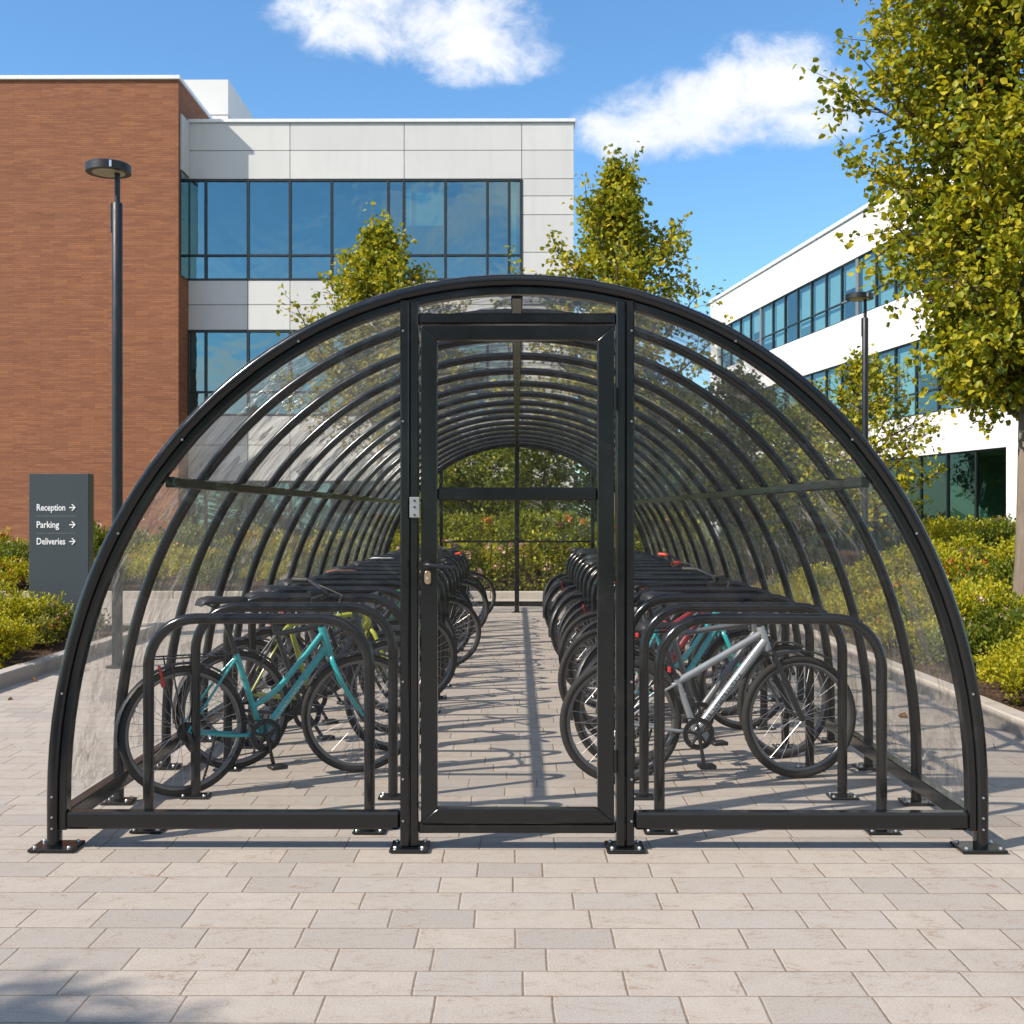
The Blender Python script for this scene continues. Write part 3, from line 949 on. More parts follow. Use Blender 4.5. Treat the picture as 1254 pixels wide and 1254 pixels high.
    if style != 'mtb':
        guard(ra, 40, 188).build('mudguard', M_BLACK, root, 60)
        guard(fa, 62, 150, SM).build('mudguard', M_BLACK, root, 60)
    else:
        guard(fa + Vector((0, 0, .012)), 60, 112, SM).build('mudguard', M_BLACK, root, 60)
    if style == 'step':
        rk = MB(); zr = .735
        for s in (-1, 1):
            rk.tube([(.255, s * .03, zr + .005), (.20, s * .06, zr), (-.16, s * .06, zr + .004), (-.185, s * .04, zr + .005)], .0045, 6)
            rk.tube([(-.02, s * .064, WR), (-.09, s * .062, zr)], .0045, 6); rk.tube([(-.005, s * .064, WR), (.06, s * .062, zr)], .0045, 6)
        for x in (-.185, -.08, .03, .15): rk.tube([(x, -.06, zr + .002), (x, .06, zr + .002)], .004, 6)
        rk.build('luggage_rack', M_DARKMETAL, root, 60)
        MB().tube([(-.14, -.02, .70), (-.115, 0, .61), (-.108, .01, .585)], [.008, .014, .010], 8).build('rear_reflector', M_RED, root, 50)
    else:
        MB().box(sc.x - .048, sc.x - .034, -.018, .018, sc.z + .035, sc.z + .065, .003).build('rear_reflector', M_RED, root, 0)
    # kickstand
    if style != 'mtb':
        MB().tube([(.20, .07, .30), (.17, .12, .12), (.155, .16, .02)], .007, 6).build('kickstand', M_DARKMETAL, root, 50)
    return root

FR = {
    'teal': paint('teal_frame', (.012, .30, .32), .26, coat=.7),
    'silver': paint('silver_frame', (.30, .32, .345), .32, .35, coat=.4),
    'black': paint('black_frame', (.014, .014, .016), .3, coat=.5),
    'red': paint('red_frame', (.20, .012, .016), .26, coat=.7),
    'white': paint('white_frame', (.72, .72, .70), .28, coat=.6),
    'yellow': paint('lime_yellow_frame', (.33, .36, .03), .3, coat=.6),
    'green': paint('green_frame', (.03, .22, .08), .28, coat=.6),
    'blue': paint('blue_frame', (.03, .10, .36), .28, coat=.6),
    'grey': paint('grey_frame', (.12, .125, .13), .32, coat=.5),
    'orange': paint('orange_frame', (.60, .13, .02), .28, coat=.6),
}
M_LET_D = paint('dark_decal', (.02, .035, .04), .4)
M_LET_L = paint('pale_decal', (.55, .66, .58), .4)
b_step = make_bike('step', FR['teal'], 'WALLAMATSURAETATEE', M_LET_L, -16, -78)
b_mtb = make_bike('mtb', FR['silver'], 'ARLNTESTRANTALA', M_LET_D, 4, -82)
b_std = make_bike('std', FR['black'], None, None, 10, -60)
BIKE_W = {'teal': 'teal', 'silver': 'silver grey', 'black': 'black', 'red': 'red', 'white': 'white', 'yellow': 'lime yellow', 'green': 'green', 'blue': 'blue', 'grey': 'dark grey', 'orange': 'orange'}
base_mat = {'step': FR['teal'], 'mtb': FR['silver'], 'std': FR['black']}
protos = {'step': b_step, 'mtb': b_mtb, 'std': b_std}
used = set()
M_GRIPR = paint('red_grip', (.50, .04, .02), .5); M_GRIPG = paint('grey_grip', (.30, .30, .29), .5); M_SADW = paint('white_saddle', (.70, .69, .66), .4); M_SADB = paint('brown_saddle', (.16, .07, .03), .4)
M_GRIP = paint('rubber_grip', (.016, .016, .016), .6)
ACC = [None, None, {M_GRIP: M_GRIPR}, None, {M_LEATHER: M_SADB, M_GRIP: M_SADB}, None, {M_GRIP: M_GRIPG}, None, {M_LEATHER: M_SADW}]
def place_bike(style, colr, loc, ang, label, group, lean=0., acc=None):
    p = protos[style]
    if style not in used and base_mat[style] is FR[colr]:
        o = p; used.add(style)
    else:
        o = copy_tree(p, None, dict({base_mat[style]: FR[colr]}, **{}) if not acc else {base_mat[style]: FR[colr], **acc})
        for ch in list(o.children):
            if ch.name.startswith('frame'):
                for c2 in list(ch.children): bpy.data.objects.remove(c2)
    o.location = loc; o.rotation_euler = (R(lean), 0, R(ang))
    tag(o, label, 'bicycle', group)
    return o
place_bike('step', 'teal', (-1.757, 6.30, 0), 34, 'teal step-through bicycle with rear rack, nearest in the row left of the aisle', 'bicycles parked left of the aisle')
place_bike('mtb', 'silver', (.575, 6.60, 0), 8, 'silver mountain bicycle with lettered down tube, nearest in the row right of the aisle', 'bicycles parked right of the aisle')
L = [('std', 'black'), ('std', 'yellow'), ('std', 'grey'), ('mtb', 'black'), ('std', 'green'), ('std', 'black'), ('step', 'black'), ('mtb', 'grey'), ('std', 'black'), ('std', 'blue'), ('step', 'grey'), ('std', 'black'), ('mtb', 'black'), ('step', 'teal')]
Rr = [('std', 'grey'), ('step', 'teal'), ('mtb', 'red'), ('std', 'grey'), ('mtb', 'black'), ('step', 'black'), ('std', 'black'), ('std', 'orange'), ('mtb', 'grey'), ('std', 'black'), ('step', 'green'), ('mtb', 'black'), ('std', 'grey'), ('std', 'black')]
KINDW = {'std': 'diamond-frame', 'step': 'step-through', 'mtb': 'mountain'}
for i, (st, c) in enumerate(L):
    y = 6.30 + HSP * (i + 1)
    place_bike(st, c, (-1.70 + rng.uniform(-.05, .06) + .012 * i, y + rng.uniform(-.03, .03), 0), 33 + rng.uniform(-7, 6),
               f'{BIKE_W[c]} {KINDW[st]} bicycle, {ORD[i + 1]} back in the row left of the aisle', 'bicycles parked left of the aisle', rng.uniform(-5, 3), ACC[(i + 0) % 9])
for i, (st, c) in enumerate(Rr):
    y = 6.38 + HSP * (i + 1)
    place_bike(st, c, (.62 + rng.uniform(-.05, .06) + .004 * i, y + rng.uniform(-.03, .03), 0), 26 + rng.uniform(-8, 8) if i else 16,
               f'{BIKE_W[c]} {KINDW[st]} bicycle, {ORD[i + 1]} back in the row right of the aisle', 'bicycles parked right of the aisle', rng.uniform(-5, 3), ACC[(i * 2 + 1) % 9])

# ================================================================== LAMPS, SIGN
M_LAMPP = paint('lamp_blue_black', (.008, .010, .012), .42)
M_LENS = paint('cream_diffuser', (.42, .38, .25), .35)
def lamp(loc, hgt, label, rz=0.):
    root = empty('street_lamp', loc, rz)
    MB().lathe((0, 0, 0), [(.11, .004), (.11, .016), (.058, .02), (.05, .026), (.05, hgt * .62), (.049, hgt - .34), (.043, hgt - .33)], 20).build('pole', M_LAMPP, root, 40)
    MB().lathe((0, 0, 0), [(.027, hgt - .335), (.026, hgt - .02)], 14).build('neck', M_LAMPP, root, 40)
    MB().box(-.058, -.044, -.022, .022, hgt - .62, hgt - .33, .003).build('cover_strip', M_LAMPP, root, 0)
    cx = -.085
    hd = MB().lathe((cx, 0, hgt), [(.195, -.042), (.212, -.042), (.212, .030), (.20, .040), (.0, .048)], 40).build('lamp_head', M_LAMPP, root, 40)
    MB().lathe((cx, 0, hgt - .031), [(.0, -.016), (.10, -.015), (.194, -.008), (.194, .0)], 40).build('diffuser', M_LENS, hd, 40)
    MB().box(-.012, .012, -.205, -.192, hgt - .038, hgt + .028, .003).build('seam_strip', M_BOLT, hd, 0)
    tag(root, label, 'street lamp', 'disc-headed street lamps')
    return root
YL = 11.5
lamp((PX(143, YL), YL, 0), PZ(206, YL), 'dark street lamp with round flat head in front of the brick building', 0)
YL2 = 18.5
ex = MB()
lr = lamp((PX(1059, YL2), YL2, right_bed_z(PX(1059, YL2), YL2)), PZ(365, YL2) - .2, 'dark street lamp with round flat head beside the large tree by the white building', R(-6))

def totem(loc):
    root = empty('wayfinding_sign', loc)
    m, h, out = new_mat('slate_grey_sign')
    n = h.noise(objco(h), 2.2, 4)
    col = h.mix(n, (.040, .052, .060), (.052, .066, .075))
    principled(h, out, col, .42, 0, .4)
    W, H, D = .70, 1.95, .17
    MB().box(-W / 2, W / 2, 0, D, -.05, H, .004).build('sign_body', m, root, 0)
    MB().box(W / 2 + .0003, W / 2 + .002, .012, D, -.05, H - .008).build('side_panel', paint('sign_side', (.06, .07, .045), .5), root, 0)
    M_W = paint('white_lettering', (.80, .80, .80), .5)
    sc_ = 14.0 / F
    for txt, py in (('Reception', 621.5), ('Parking', 642.5), ('Deliveries', 663)):
        z = (py - CY) * -sc_ + EYE - loc[2]
        me = text_mesh(txt, .112, .0015, .98, .0012)
        xs = [v.co.x for v in me.vertices]; w0 = min(xs)
        tw = {'Reception': 35, 'Parking': 27.5, 'Deliveries': 35}[txt] * sc_
        k = tw / (max(xs) - w0)
        for v in me.vertices:
            x, y, e = v.co
            v.co = ((44 - 68 - 3) * sc_ + .002 + (x - w0) * k, -.003 + -e, z + y * .98 - .036)
        obj_from('lettering', me, M_W, root)
        ax = (88.5 - 71) * sc_
        ar = MB(); t = .0105; L_ = .052
        ar.box(ax - L_ + .01, ax + L_ * .55, -.0035, -.0005, z - t / 2 - .001, z + t / 2 - .001)
        for s in (-1, 1):
            ar.prism([(ax + L_ * .62, z + s * .0), (ax + L_ * .62 - t * 1.2, z), (ax + L_ * .62 - .036 - t * 1.2, z + s * .036), (ax + L_ * .62 - .036, z + s * (.036 + t * .4))], -.0062, -.0037)
        ar.build('arrow', M_W, root, 0)
    for py in (632, 653):
        z = (py - CY) * -sc_ + EYE - loc[2]
        MB().box(-.27, .20, -.0015, -.0003, z - .003, z + .003).build('divider_line', paint('faint_grey_line', (.13, .15, .16), .5), root, 0)
    tag(root, 'dark slate sign pillar reading Reception, Parking, Deliveries with arrows, by the left bed', 'sign')
totem((PX(71, 14.), 14.0, .0))

# ================================================================== BUILDINGS
def brick_mat():
    m, h, out = new_mat('long_red_brick')
    P = pos(h)
    sp = h.n('ShaderNodeSeparateXYZ'); h.l(P, sp.inputs[0])
    cb = h.n('ShaderNodeCombineXYZ')
    h.l(h.math('ADD', sp.outputs[0], sp.outputs[1]), cb.inputs[0]); h.l(sp.outputs[2], cb.inputs[1])
    br = h.n('ShaderNodeTexBrick')
    h.l(cb.outputs[0], br.inputs['Vector'])
    br.inputs['Scale'].default_value = 1
    br.inputs['Brick Width'].default_value = .34; br.inputs['Row Height'].default_value = .052
    br.inputs['Mortar Size'].default_value = .006; br.inputs['Mortar Smooth'].default_value = .3
    br.inputs['Color1'].default_value = (.0, .0, .0, 1); br.inputs['Color2'].default_value = (1, 1, 1, 1)
    br.inputs['Bias'].default_value = 0
    br.offset = .37; br.offset_frequency = 3
    streak = h.noise(h.scalevec(cb.outputs[0], (.55, 3.4, 1)), 1.5, 6, .7, .4)
    fine = h.noise(h.scalevec(cb.outputs[0], (2.2, 13, 1)), 1.2, 5, .7)
    f = h.math('ADD', h.math('MULTIPLY', br.outputs['Color'], .26), h.math('ADD', h.math('MULTIPLY', streak, .58), h.math('MULTIPLY', fine, .36)))
    col = h.ramp(f, [(.2, (.12, .050, .030)), (.42, (.21, .084, .046)), (.6, (.265, .107, .054)), (.8, (.325, .140, .066)), (.98, (.48, .27, .15))])
    st = h.noise(P, .22, 5, .6)
    col = h.mix(h.math('MULTIPLY', h.range(st, .4, .7), .35), col, (.17, .085, .055))
    col = h.mix(h.math('MULTIPLY', br.outputs['Fac'], .5), col, (.15, .08, .055))
    p = principled(h, out, col, .85, 0, .2)
    h.l(h.bump(h.math('SUBTRACT', fine, br.outputs['Fac']), .35, .012), p.inputs['Normal'])
    return m
def cladding_mat(name, a, b_, dirt=.25):
    m, h, out = new_mat(name)
    P = pos(h)
    geo = h.n('ShaderNodeNewGeometry')
    n = h.noise(P, .8, 6, .62); g = h.noise(P, 14, 4, .6)
    vs = h.noise(h.scalevec(P, (3, 3, .25)), 1.2, 5, .65)
    col = h.mix(geo.outputs['Random Per Island'], a, b_)
    col = h.mix(h.math('MULTIPLY', h.range(n, .4, .7), .18), col, tuple(x * .8 for x in a))
    col = h.mix(h.math('MULTIPLY', h.range(vs, .52, .75), dirt), col, tuple(x * .72 for x in a))
    col = h.mix(h.math('MULTIPLY', g, .08), col, tuple(x * .7 for x in a))
    p = principled(h, out, col, .7, 0, .3)
    h.l(h.bump(g, .08, .01), p.inputs['Normal'])
    return m
M_BRICK = brick_mat()
M_CLAD = cladding_mat('pale_concrete_cladding', (.545, .54, .525), (.60, .595, .575))
M_CLADW = cladding_mat('white_render', (.78, .77, .755), (.80, .79, .775), .12)
M_COPING = paint('pale_metal_coping', (.72, .72, .72), .4, .1)
M_MULL = paint('dark_mullion', (.014, .018, .02), .4)
M_MULLG = paint('grey_mullion', (.16, .17, .18), .45)
M_JOINT = paint('grey_joint_backing', (.20, .19, .18), .9)  # darker backing behind the gaps between wall panels
M_ROOF = paint('grey_roof', (.18, .18, .18), .9)

# brick block
YBK = 30.0
bx1 = PX(218, YBK); bz = PZ(97, YBK)
brick = empty('brick_building', (bx1, YBK, 0))
tag(brick, 'tall plain red-brown brick building block at the left edge', 'building')
def B(mb, root, name, mat, parent=None, smooth=0, bevel=0.):
    l = root.location
    mb.v = [(v[0] - l[0], v[1] - l[1], v[2] - l[2]) for v in mb.v]
    return mb.build(name, mat, parent or root, smooth, bevel)
B(MB().box(bx1 - 16, bx1, YBK, YBK + 9, -.2, bz), brick, 'wall', M_BRICK)
B(MB().box(bx1 - 16.05, bx1 + .05, YBK - .06, YBK + 9.05, bz + .001, bz + .10, .01), brick, 'coping', M_COPING)

# white building behind
YW = 30.86
office = empty('office_building', (PX(229, YW), YW, 0))
tag(office, 'pale concrete-panelled office building with blue glass window bands and a flat roof', 'building')
wx0, wx1 = bx1 + .004, PX(703, YW)
ztop = PZ(150, YW)
zW = lambda py: PZ(py, YW)
xW = lambda px: PX(px, YW)
cl = MB(); back = MB()
def panels(x0, x1, z0, z1, xs, zs, g=.016, d=.05):
    xs = [x0] + [x for x in xs if x0 < x < x1] + [x1]; zs = [z0] + sorted(z for z in zs if z0 < z < z1) + [z1]
    for i in range(len(xs) - 1):
        for j in range(len(zs) - 1):
            cl.box(xs[i] + g / 2, xs[i + 1] - g / 2, YW, YW + d, zs[j] + g / 2, zs[j + 1] - g / 2, .004)
bandA = (219, 343); bandB = (404, 509); pitch = 185
win_x1 = xW(639)
vj = [xW(355), xW(495)]
panels(wx0, win_x1, zW(219), ztop, vj, [zW(184)])
panels(win_x1, wx1, zW(219), ztop, [], [zW(184)])
panels(wx0, win_x1, zW(404), zW(343), [xW(303), xW(355), xW(420), xW(495), xW(570)], [zW(373)])
panels(wx0, win_x1, zW(589), zW(509), [xW(303), xW(355), xW(420), xW(495), xW(570)], [zW(545)])
panels(win_x1, wx1, -.1, zW(219), [], [zW(p) for p in (240, 263, 309, 343, 373, 404, 440, 475, 509, 545, 589, 640)])
office_wall = B(cl, office, 'wall', M_CLAD)
for za, zb_ in ((zW(219), ztop - .02), (zW(404), zW(343)), (zW(589), zW(509)), (-.1, zW(690))): back.box(wx0 + .01, win_x1, YW + .051, YW + .12, za, zb_)
back.box(win_x1 + .001, wx1 - .03, YW + .051, YW + .12, -.1, ztop - .02)
back.box(wx1 - .35, wx1 - .002, YW + .121, YW + 14, -.1, ztop - .02)
B(back, office, 'wall_backing', M_JOINT)
B(MB().box(wx0, wx1 + .04, YW - .05, YW + 14.05, ztop + .001, ztop + .09, .01), office, 'coping', M_COPING)
B(MB().box(wx0 + .3, wx1 - .3, YW + .4, YW + 13.8, ztop - .4, ztop - .3), office, 'roof', M_ROOF)
mcols = [229.6, 251.5, 303.5, 355, 406, 475.5, 494.5, 545.5, 597, 623.5, 638.5]
def rooms(zt, zb):
    a, b_ = wx0 + .02, win_x1 - .02
    m = MB(); y0, y1 = YW + .13, YW + 4.2
    m.box(a, b_, y1, y1 + .1, zb, zt); m.box(a, b_, y0, y1 - .001, zt + .001, zt + .12); m.box(a, b_, y0, y1 - .001, zb - .12, zb - .001)
    m.box(a - .1, a - .001, y0, y1, zb, zt); m.box(b_ + .001, b_ + .1, y0, y1, zb, zt)
    B(m, office, 'room', M_ROOM)
    d = MB(); x = a + .4
    while x < b_ - 1.3:
        y = YW + rng.uniform(.9, 2.2); d.box(x, x + 1.2, y, y + .6, zb + .70, zb + .74); d.box(x + .05, x + .1, y, y + .6, zb + .001, zb + .70); d.box(x + 1.1, x + 1.15, y, y + .6, zb + .001, zb + .70)
        d.box(x + .3, x + .8, y + .2, y + .24, zb + .82, zb + 1.12); x += rng.uniform(1.6, 2.4)
    B(d, office, 'furniture', M_DESK)
def band(zt, ztr, zb, cols):
    rooms(zt, zb)
    for i in range(len(cols) - 1):
        x0, x1 = xW(cols[i]), xW(cols[i + 1])
        fr_ = MB()
        w = .035
        fr_.box(x0 - w, x0 + w, YW - .015, YW + .03, zb, zt, .006)
        if i == len(cols) - 2: fr_.box(x1 - w, x1 + w, YW - .015, YW + .03, zb, zt, .006)
        fr_.box(x0 + w, x1 - w, YW - .012, YW + .028, zt - .05, zt, .004)
        fr_.box(x0 + w, x1 - w, YW - .012, YW + .028, zb, zb + .05, .004)
        if ztr: fr_.box(x0 + w, x1 - w, YW - .012, YW + .028, ztr - .028, ztr + .028, .004)
        f = B(fr_, office, 'window', M_MULL)
        gmb = MB()
        for a, c in (((zb + .05, ztr - .028), (ztr + .028, zt - .05)) if ztr else ((zb + .05, zt - .05),)):
            e = rng.uniform(-.009, .009)
            gmb.add([(x0 + w, YW + .035 + e, a), (x1 - w, YW + .035 - e, a), (x1 - w, YW + .035 - e, c), (x0 + w, YW + .035 + e, c)], [(0, 1, 2, 3)])
        gl = B(gmb, office, 'pane', M_WIN)
        gl.parent = f
        if rng.random() < .5:
            top_z = zt - .03; drop = rng.choice([.25, .45, .7, 1.])
            bl = MB().box(x0 + w + .02, x1 - w - .02, YW + .135, YW + .15, top_z - (top_z - zb - .05) * drop, top_z)
            B(bl, office, 'blind', M_BLIND).parent = f
band(zW(219.5), zW(312.5), zW(343), mcols)
band(zW(404.5), zW(480), zW(509), mcols)
band(zW(589.5), None, zW(690), mcols)
# glazed return beside the brick block
rt = MB(); rt.box(bx1 + .003, bx1 + .03, YBK + .15, YW - .06, zW(343), zW(219)); B(rt, office, 'side_window', M_WIN)
rt = MB(); rt.box(bx1 + .003, bx1 + .05, YBK + .15, YW - .02, zW(217), zW(150), .005); B(rt, office, 'side_panel', M_CLAD)
# roof plant room
pr_y = 35.5
B(MB().box(PX(212, pr_y), PX(279, pr_y), pr_y, pr_y + 5.5, ztop - .3, PZ(141, pr_y)), office, 'roof_room', M_CLAD)
B(MB().box(PX(212, pr_y), PX(279, pr_y), pr_y - .003, pr_y + 5.5, PZ(139.8, pr_y), PZ(97, pr_y)), office, 'roof_room', M_CLAD)

# white building on the right, its face running away from the camera
wb = empty('white_building', (15.7 - .126 * 28, 28, 0), 0)
wb.rotation_euler = (0, 0, math.atan(.126))
tag(wb, 'bright white office building with long window strips receding behind the right-hand tree', 'building')
# local frame: y along the face (away from the camera), face at x=0, building body to +x
Lf = math.hypot(1, .126)
y_end = (54.5 - 28) * Lf; y_st = -9.
Rf = 11.0
wm = MB()
def strip(y0, y1, z0, z1, x0=0., x1=.3): wm.box(x0, x1, y0, y1, z0, z1)
bands = [(.25, 3.1), (4.25, 6.4), (7.78, 9.66)]
zprev = -.1
ye0, ye1 = y_st, y_end
gy1 = (25.2 - 28) * Lf
for (z0, z1) in bands:
    strip(ye0, ye1, zprev, z0); zprev = z1
strip(ye0, ye1, zprev, Rf)
strip(ye1 - 1.2, ye1 - .001, .25, 3.1); strip(ye1 - 1.0, ye1 - .001, 4.25, 6.4); strip(ye1 - 1.0, ye1 - .001, 7.78, 9.66)
strip(ye0, 1.36, .25, 3.1)
wm.box(.301, 14, ye1 - .3, ye1 - .001, -.1, Rf - .01); wm.box(.301, 14, ye0 + .001, ye0 + .3, -.1, Rf - .01)
wm.box(.301, 13.7, ye0 + .301, ye1 - .301, Rf - .5, Rf - .35)
wm.build('wall', M_CLADW, wb, 0)
for (z0, z1) in bands:
    m_ = MB(); ya, yb_ = ye0 + .31, ye1 - 1.25
    m_.box(4.2, 4.3, ya, yb_, z0, z1); m_.box(.32, 4.199, ya, yb_, z1 + .001, z1 + .1); m_.box(.32, 4.199, ya, yb_, z0 - .1, z0 - .001)
    for q in range(6):
        yq = ya + (yb_ - ya) * (q + .5) / 6; m_.box(.6, 4.199, yq, yq + .1, z0, z1)
    m_.build('room', M_ROOM, wb, 0)
MB().box(-.07, .35, ye0 - .05, ye1 + .05, Rf + .001, Rf + .14, .012).build('coping', M_COPING, wb, 0)
def win_band(z0, z1, y0, y1, step, mat, trans=None, wide=()):
    y = y0; i = 0
    while y < y1 - .3:
        yb = min(y + step, y1)
        f_ = MB(); w = .03
        ww = .16 if i in wide else w
        f_.box(.04, .14, y - w, y + ww, z0, z1, .005)
        f_.box(.05, .13, y + ww, yb - w, z1 - .05, z1 - .001, .004); f_.box(.05, .13, y + ww, yb - w, z0 + .001, z0 + .05, .004)
        if trans: f_.box(.05, .13, y + ww, yb - w, trans - .025, trans + .025, .004)
        f = f_.build('window', M_MULL if i not in wide else M_MULLG, wb, 0)
        gm = MB(); e = rng.uniform(-.006, .006)
        for a, c in (((z0 + .05, trans - .025), (trans + .025, z1 - .05)) if trans else ((z0 + .05, z1 - .05),)):
            gm.add([(.09 + e, y + ww, a), (.09 - e, yb - w, a), (.09 - e, yb - w, c), (.09 + e, y + ww, c)], [(0, 1, 2, 3)])
        g_ = gm.build('pane', mat, wb, 0); g_.parent = f
        if mat is not M_WIN3 and rng.random() < .8:
            dr = rng.choice([.45, .8, 1., 1.])
            MB().box(.20, .215, y + ww + .02, yb - w - .02, z1 - .05 - (z1 - z0 - .1) * dr, z1 - .05).build('blind', M_BLIND, f, 0)
        y = yb; i += 1
win_band(7.78, 9.66, ye0 + .5, ye1 - 1.0, 1.35, M_WIN2, 8.42, (7, 14, 21))
win_band(4.25, 6.4, ye0 + .5, ye1 - 1.0, 1.35, M_WIN2, 4.9, (7, 14, 21))
win_band(.25, 3.1, 1.40, ye1 - 1.2, 1.55, M_WIN3)

# ================================================================== VEGETATION
def leaf_arrays(P, A, S, seed, fold=.16, wide=.40):
    """P base points, A main axes, S sizes -> folded 6-vertex leaves"""
    rg = np.random.default_rng(seed)
    n = len(P)
    A = A / np.linalg.norm(A, axis=1, keepdims=True)
    rv = rg.normal(size=(n, 3)); rv[:, 2] += 1.2
    s = np.cross(A, rv); s /= np.linalg.norm(s, axis=1, keepdims=True) + 1e-9
    nn = np.cross(s, A)
    L = S[:, None]
    w = wide
    v = np.empty((n, 6, 3))
    v[:, 0] = P
    v[:, 1] = P + A * L * .38 + s * L * w + nn * L * fold
    v[:, 2] = P + A * L * .78 + s * L * w * .62 + nn * L * fold * .5
    v[:, 3] = P + A * L - nn * L * .08
    v[:, 4] = P + A * L * .78 - s * L * w * .62 + nn * L * fold * .5
    v[:, 5] = P + A * L * .38 - s * L * w + nn * L * fold
    return v.reshape(-1, 3)
def leaves_mesh(name, P, A, S, seed, fold=.16, wide=.40):
    v = leaf_arrays(P, A, S, seed, fold, wide)
    n = len(P)
    me = bpy.data.meshes.new(name)
    me.vertices.add(n * 6); me.vertices.foreach_set('co', v.astype(np.float32).ravel())
    me.loops.add(n * 8); me.polygons.add(n * 2)
    base = np.arange(n)[:, None] * 6
    idx = np.concatenate([base + np.array([[0, 3, 2, 1]]), base + np.array([[0, 5, 4, 3]])], axis=1)
    me.loops.foreach_set('vertex_index', idx.astype(np.int32).ravel())
    me.polygons.foreach_set('loop_start', (np.arange(n * 2) * 4).astype(np.int32))
    me.polygons.foreach_set('use_smooth', np.ones(n * 2, dtype=bool))
    me.update(calc_edges=True); me.validate()
    return me

def make_tree(seed, H, clear, rad_f, n_limb, twig_n, leaf_n, leaf, tr, leaf_mat_, upright=.8, label=None, group=None, loc=(0, 0, 0), name='tree'):
    """trunk + limbs + leafy twigs; rad_f(t) is the crown radius at height fraction t of the crown"""
    rg = np.random.default_rng(seed)
    root = empty(name, loc)
    trunk = MB()
    pts = []; n = 12
    wob = rg.normal(0, .03, (n + 1, 2)).cumsum(0) * .5
    for i in range(n + 1):
        t = i / n
        pts.append(Vector((wob[i, 0] * t, wob[i, 1] * t, H * .96 * t - .05 * (i == 0))))
    def tr_at(z):
        t = min(max(z / (H * .96), 0), 1) * n; i = min(int(t), n - 1); return pts[i].lerp(pts[i + 1], t - i)
    rads = [tr * (1.35 if i == 0 else (1.08 if i == 1 else 1)) * (1 - .93 * (i / n) ** .9) + .006 for i in range(n + 1)]
    trunk.tube(pts, rads, 14)
    trunk.build('trunk', M_BARK, root, 70)
    limb = MB(); LP = []; LA = []
    ga = 2.39996
    for k in range(n_limb):
        u = (k + .5) / n_limb
        z0 = clear * .92 + (H * .93 - clear * .92) * u ** 1.05
        az = k * ga + rg.uniform(-.35, .35)
        tt = (z0 - clear) / (H - clear)
        length_r = rad_f(min(1, max(0, tt + .12))) * rg.uniform(.55, 1.15)
        rise = length_r * upright * rg.uniform(.7, 1.25) * (1.1 - .25 * (1 - u))
        p0 = tr_at(z0)
        d = Vector((math.cos(az), math.sin(az), 0))
        m = 6; lp = []
        for i in range(m + 1):
            q = i / m
            r_ = length_r * (q ** .92)
            sag = math.sin(q * 5 + k) * .04 * length_r
            lp.append(p0 + d * r_ + Vector((-d.y, d.x, 0)) * sag + Vector((0, 0, rise * q ** 1.15)))
        r0 = max(.010, tr * .42 * (1 - .75 * u))
        limb.tube(lp, [r0 * (1 - .85 * i / m) + .003 for i in range(m + 1)], 6, False)
        for j in range(twig_n):
            q = .18 + .82 * (j + rg.uniform(0, 1)) / twig_n
            i = min(int(q * m), m - 1); b0 = lp[i].lerp(lp[i + 1], q * m - i)
            td = (d * rg.uniform(.1, .9) + Vector(rg.normal(0, .6, 3)) + Vector((0, 0, upright * rg.uniform(.15, 1.)))).normalized()
            tl = (.22 + .5 * rg.random()) * min(1, .45 + length_r * .35)
            e = b0 + td * tl
            limb.tube([b0, b0.lerp(e, .5) + Vector((0, 0, .02)), e], [.007, .005, .002], 4, False)
            ln = max(3, int(leaf_n * rg.uniform(.6, 1.35)))
            for q2 in np.linspace(.12, 1.04, ln):
                c = b0.lerp(e, q2)
                spread = .10 * (1.1 - .55 * q2)
                LP.append(tuple(np.array(c) + rg.normal(0, spread, 3)))
                a = np.array(td) * .5 + rg.normal(0, .75, 3) + np.array((0, 0, -.25))
                LA.append(a)
    # leader shoots
    for k in range(7):
        b0 = tr_at(H * rg.uniform(.80, .95)); e = b0 + Vector((rg.normal(0, .22), rg.normal(0, .22), H * .06 * rg.uniform(.7, 1.6)))
        limb.tube([b0, b0.lerp(e, .5), e], [.010, .006, .002], 4, False)
        for q2 in np.linspace(.05, 1.02, int(leaf_n * 1.6)):
            LP.append(tuple(np.array(b0.lerp(e, q2)) + rg.normal(0, .075, 3))); LA.append(rg.normal(0, .8, 3) + np.array((0, 0, .2)))
    limb.build('limbs', M_TWIG, root, 70)
    P = np.array(LP); A = np.array(LA)
    S = leaf * np.random.default_rng(seed + 1).uniform(.65, 1.25, len(P))
    me = leaves_mesh('crown', P, A, S, seed + 2)
    obj_from('crown', me, leaf_mat_, root)
    if label: tag(root, label, 'tree', group)
    return root

def prof_conic(R0): return lambda t: R0 * (max(0.04, (1 - t)) ** .85) * min(1., .55 + t * 3.0)
def prof_round(R0): return lambda t: R0 * max(.12, math.sin(PI * min(1, max(0, .18 + t * .82))) ** .7)

# large tree at the right edge
XC, YC = PX(1257, 13.9), 13.9
make_tree(11, 9.4, 2.5, (lambda t: 2.0 * max(.25, math.sin(PI * min(.97, max(0, .085 + .88 * t))) ** .9)), 112, 25, 25, .090, .135, L_TREE, .62,
          'large yellow-green tree in the right bed, its crown cut by the picture edge', 'trees around the shelter', (XC, YC, right_bed_z(XC, YC) - .05), 'tree')
